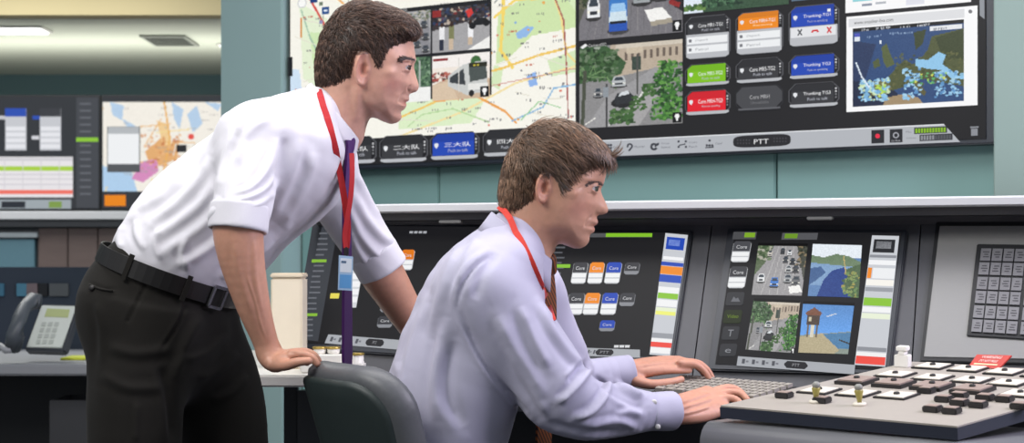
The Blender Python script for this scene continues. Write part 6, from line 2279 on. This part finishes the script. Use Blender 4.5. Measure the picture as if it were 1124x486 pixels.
M_shirt2 = cloth_mat('lavender_cotton', 'b4b2c6', .75, var=.03)
SH2 = np_mesh('shirt', V, Fq, M_shirt2, M2)
cuff(P(724, 451.2, 3.206), axc, .0395, .0320, .060, M_shirt2, SH2, T2W, 5)
cuff(P(680, 410.0, 3.512), axc2, .0385, .0318, .044, M_shirt2, SH2, T2W, 6)
shirt2_solid.append(Loft([(A3(P(724, 451.2, 3.206)) - axc * .03, .0405), (A3(P(724, 451.2, 3.206)) + axc * .03, .0405)], T2W, .002, cap=.1))
collar('shirt_collar', P(572, 262, HD2), A3(P(582, 228, HD2) - P(566, 282, HD2)), H2.e1 - H2.e3 * .25, H2.L, .070, .034, -.024, .040, M_shirt2, SH2, open_a=.22, flare=.012, rr=(.98, .96))
for px, py in ((722, 468), (718, 441)):
    d_ = surf_depth(shirt2_solid, px, py, 2.9, 3.5)
    if d_:
        lathe('cuff_button', [(.001, 0), (.0055, .0008), (.0055, .0025), (.002, .003)], P(px, py, d_ - .001), M_white, SH2, 12, (0, -1, -.2))

# lanyard, tie
M_orange = cloth_mat('red_orange_webbing', 'cf3a2c', .6, var=.08, sheen=.1)
lp = drape(shirt2_solid, [(562, 249), (571, 262), (580, 280), (588, 298), (596, 318), (603, 338), (607, 352)], 2.9, 3.5, .007, 4, 3.2)
LY2 = ribbon('lanyard', [P(548, 226.5, 3.19), P(554, 232, 3.15), P(560, 240, 3.127)] + lp[2:], (-.2, -.95, .3), .012, .0022, M_orange, M2)
M_tie2 = cloth_mat('brown_striped_silk', '5a3018', .5, var=.5, sheen=.1)
_nt = M_tie2.node_tree
_wv = _nt.nodes.new('ShaderNodeTexWave'); _wv.inputs['Scale'].default_value = 45; _wv.inputs['Distortion'].default_value = .2
_wv.bands_direction = 'DIAGONAL'
_nt.links.new(_nt.nodes['Texture Coordinate'].outputs['Object'], _wv.inputs['Vector'])
_rp = _nt.nodes.new('ShaderNodeValToRGB')
_rp.color_ramp.elements[0].color = lin('1a1210') + (1,); _rp.color_ramp.elements[1].color = lin('8a4a1e') + (1,)
_nt.links.new(_wv.outputs['Fac'], _rp.inputs[0]); _nt.links.new(_rp.outputs[0], _nt.nodes['Principled BSDF'].inputs['Base Color'])
t2 = spline([(600, 287), (602, 300), (604, 330), (603, 370), (598, 420), (597, 470), (596, 500)], 5)
ribbon('tie', [P(a, b, 3.235) for a, b in t2], (.8, -.55, .1), [.03 + .025 * i / len(t2) for i in range(len(t2))], .005, M_tie2, M2)
kn = polygonise([Loft([(P(602, 284, 3.205), .020, .016), (P(605, 296, 3.215), .013, .012)], T2W, .01)], .003, 2)
np_mesh('tie_knot', kn[0], kn[1], M_tie2, M2)

# trousers and shoes, under the desk
st_ = P(475, HY, 3.22)
hx, hy = st_.x, st_.y
V, Fq = polygonise([Loft([((hx, hy, .60), .17, .13), ((hx + .02, hy, .54), .18, .13)], T2W, .03),
                    Loft([((hx + .02, hy - .09, .55), .09), ((hx + .44, hy + .02, .56), .075), ((hx + .47, hy + .04, .50), .068), ((hx + .44, hy + .06, .09), .055)], T2W, .03),
                    Loft([((hx + .0, hy + .10, .55), .09), ((hx + .38, hy + .22, .56), .075), ((hx + .41, hy + .24, .50), .068), ((hx + .36, hy + .26, .09), .055)], T2W, .03)], .006, 2)
np_mesh('trousers', V, Fq, M_tr1, M2)
for sx, sy in ((hx + .44, hy + .06), (hx + .36, hy + .26)):
    s_ = polygonise([Loft([((sx - .07, sy, .045), .036, .04), ((sx + .03, sy, .045), .045, .043), ((sx + .14, sy + .03, .032), .048, .030), ((sx + .19, sy + .04, .028), .036, .026)], (0, 1, 0), .02), Half((sx, sy, .004), (0, 0, -1), .5)], .006, 2)
    np_mesh('shoe', s_[0], s_[1], M_shoe, M2)

# ------------------------------------------------------------------ office chair
cw = Vector((.53, -.848, 0))
cf = Vector((.848, .53, 0))
FLp = P(312, 402, 3.20)
top_c = FLp + cw * .165
up = (Vector((0, 0, 1)) * math.cos(math.radians(17)) - cf * math.sin(math.radians(17)))
CH = thing('office_chair', 'dark padded office chair that the seated man sits on', 'chair', (top_c.x + cf.x * .34, top_c.y + cf.y * .34, 0))
M_lea = mat('grey_leather', '55575a', .45, var=.08, bump=.15, scale=140)
M_shell = mat('dark_green_shell', '26302f', .5, var=.06)
def pillow(name, w, h, r, t0, t1, m, parent, bulge=.0, top=0.0, bev=.012, taper=.86):
    """rounded panel hanging below the chair's top edge"""
    out = []
    n = 8
    for cx_, cy_, a0 in ((w / 2 - r, -r, 0), (-w / 2 + r, -r, math.pi / 2), (-w / 2 + r, -h + r, math.pi), (w / 2 - r, -h + r, 1.5 * math.pi)):
        for k in range(n + 1):
            a = a0 + math.pi / 2 * k / n
            out.append((cx_ + r * math.cos(a), cy_ + r * math.sin(a)))
    nrm = cw.cross(up).normalized()
    if nrm.dot(cf) < 0:
        nrm = -nrm
    rings = []
    prof = [(bev, t0), (bev * .3, t0 + bev * .3), (0, t0 + bev), (0, t1 - bev), (bev * .3, t1 - bev * .3), (bev, t1), (w * .25, t1 + bulge)]
    prof = [(w * .42, t0 - bulge * .3), (w * .25, t0 - bulge * .2), (w * .12, t0)] + prof[:-1] + [(w * .12, t1 + bulge * .5), (w * .25, t1 + bulge * .9), (w * .42, t1 + bulge)]
    V, Fl = [], []
    cy0 = -h / 2
    for ins, t in prof:
        for (a, b) in out:
            L_ = math.hypot(a, b - cy0)
            f = max(0.0, 1 - ins / max(L_, 1e-6))
            aa, bb = a * f, cy0 + (b - cy0) * f
            aa *= 1 - (1 - taper) * (-bb / h)
            curve = .05 * (aa / (w / 2)) ** 2
            V.append(top_c + cw * aa + up * (bb + top) + nrm * (t + curve))
    N_ = len(out)
    for i in range(len(prof) - 1):
        for j in range(N_):
            Fl.append((i * N_ + j, i * N_ + (j + 1) % N_, (i + 1) * N_ + (j + 1) % N_, (i + 1) * N_ + j))
    Fl.append(tuple(range(N_))[::-1]); Fl.append(tuple((len(prof) - 1) * N_ + j for j in range(N_)))
    return mesh(name, V, Fl, m, parent, True)
pillow('back_cushion', .36, .50, .10, .0, .055, M_lea, CH, .012, 0, .018)
pillow('back_shell', .33, .47, .09, -.016, .004, M_shell, CH, 0, -.016, .008)
sc_ = top_c + cf * .36
tube('back_stem', [top_c + up * -.42 - cf * .02, Vector((sc_.x, sc_.y, .40)) - cf * .22, Vector((sc_.x, sc_.y, .385))], [.03, .03, .03], M_blk2, CH, 10)
sv, sf = polygonise([Loft([(A3(Vector((sc_.x, sc_.y, .400)) - cf * .20), .20, .038), (A3(Vector((sc_.x, sc_.y, .400)) + cf * .20), .22, .038)], tuple(cw), .01, cap=1.2)], .007, 2)
np_mesh('seat', sv, sf, M_lea, CH)
lathe('gas_column', [(.03, .10), (.03, .25), (.022, .25), (.022, .39)], (sc_.x, sc_.y, 0), M_blk2, CH, 16)
for k in range(5):
    a = k * 2 * math.pi / 5 + .3
    e = Vector((sc_.x + .28 * math.cos(a), sc_.y + .28 * math.sin(a), .075))
    lg = tube('leg', [Vector((sc_.x, sc_.y, .12)), e], [.03, .018], M_blk2, CH, 8)
    lathe('caster', [(.012, -.012), (.026, -.012), (.03, -.004), (.03, .004), (.026, .012), (.012, .012)], (e.x, e.y, .031), M_blk2, lg, 14, (math.sin(a), -math.cos(a), 0))
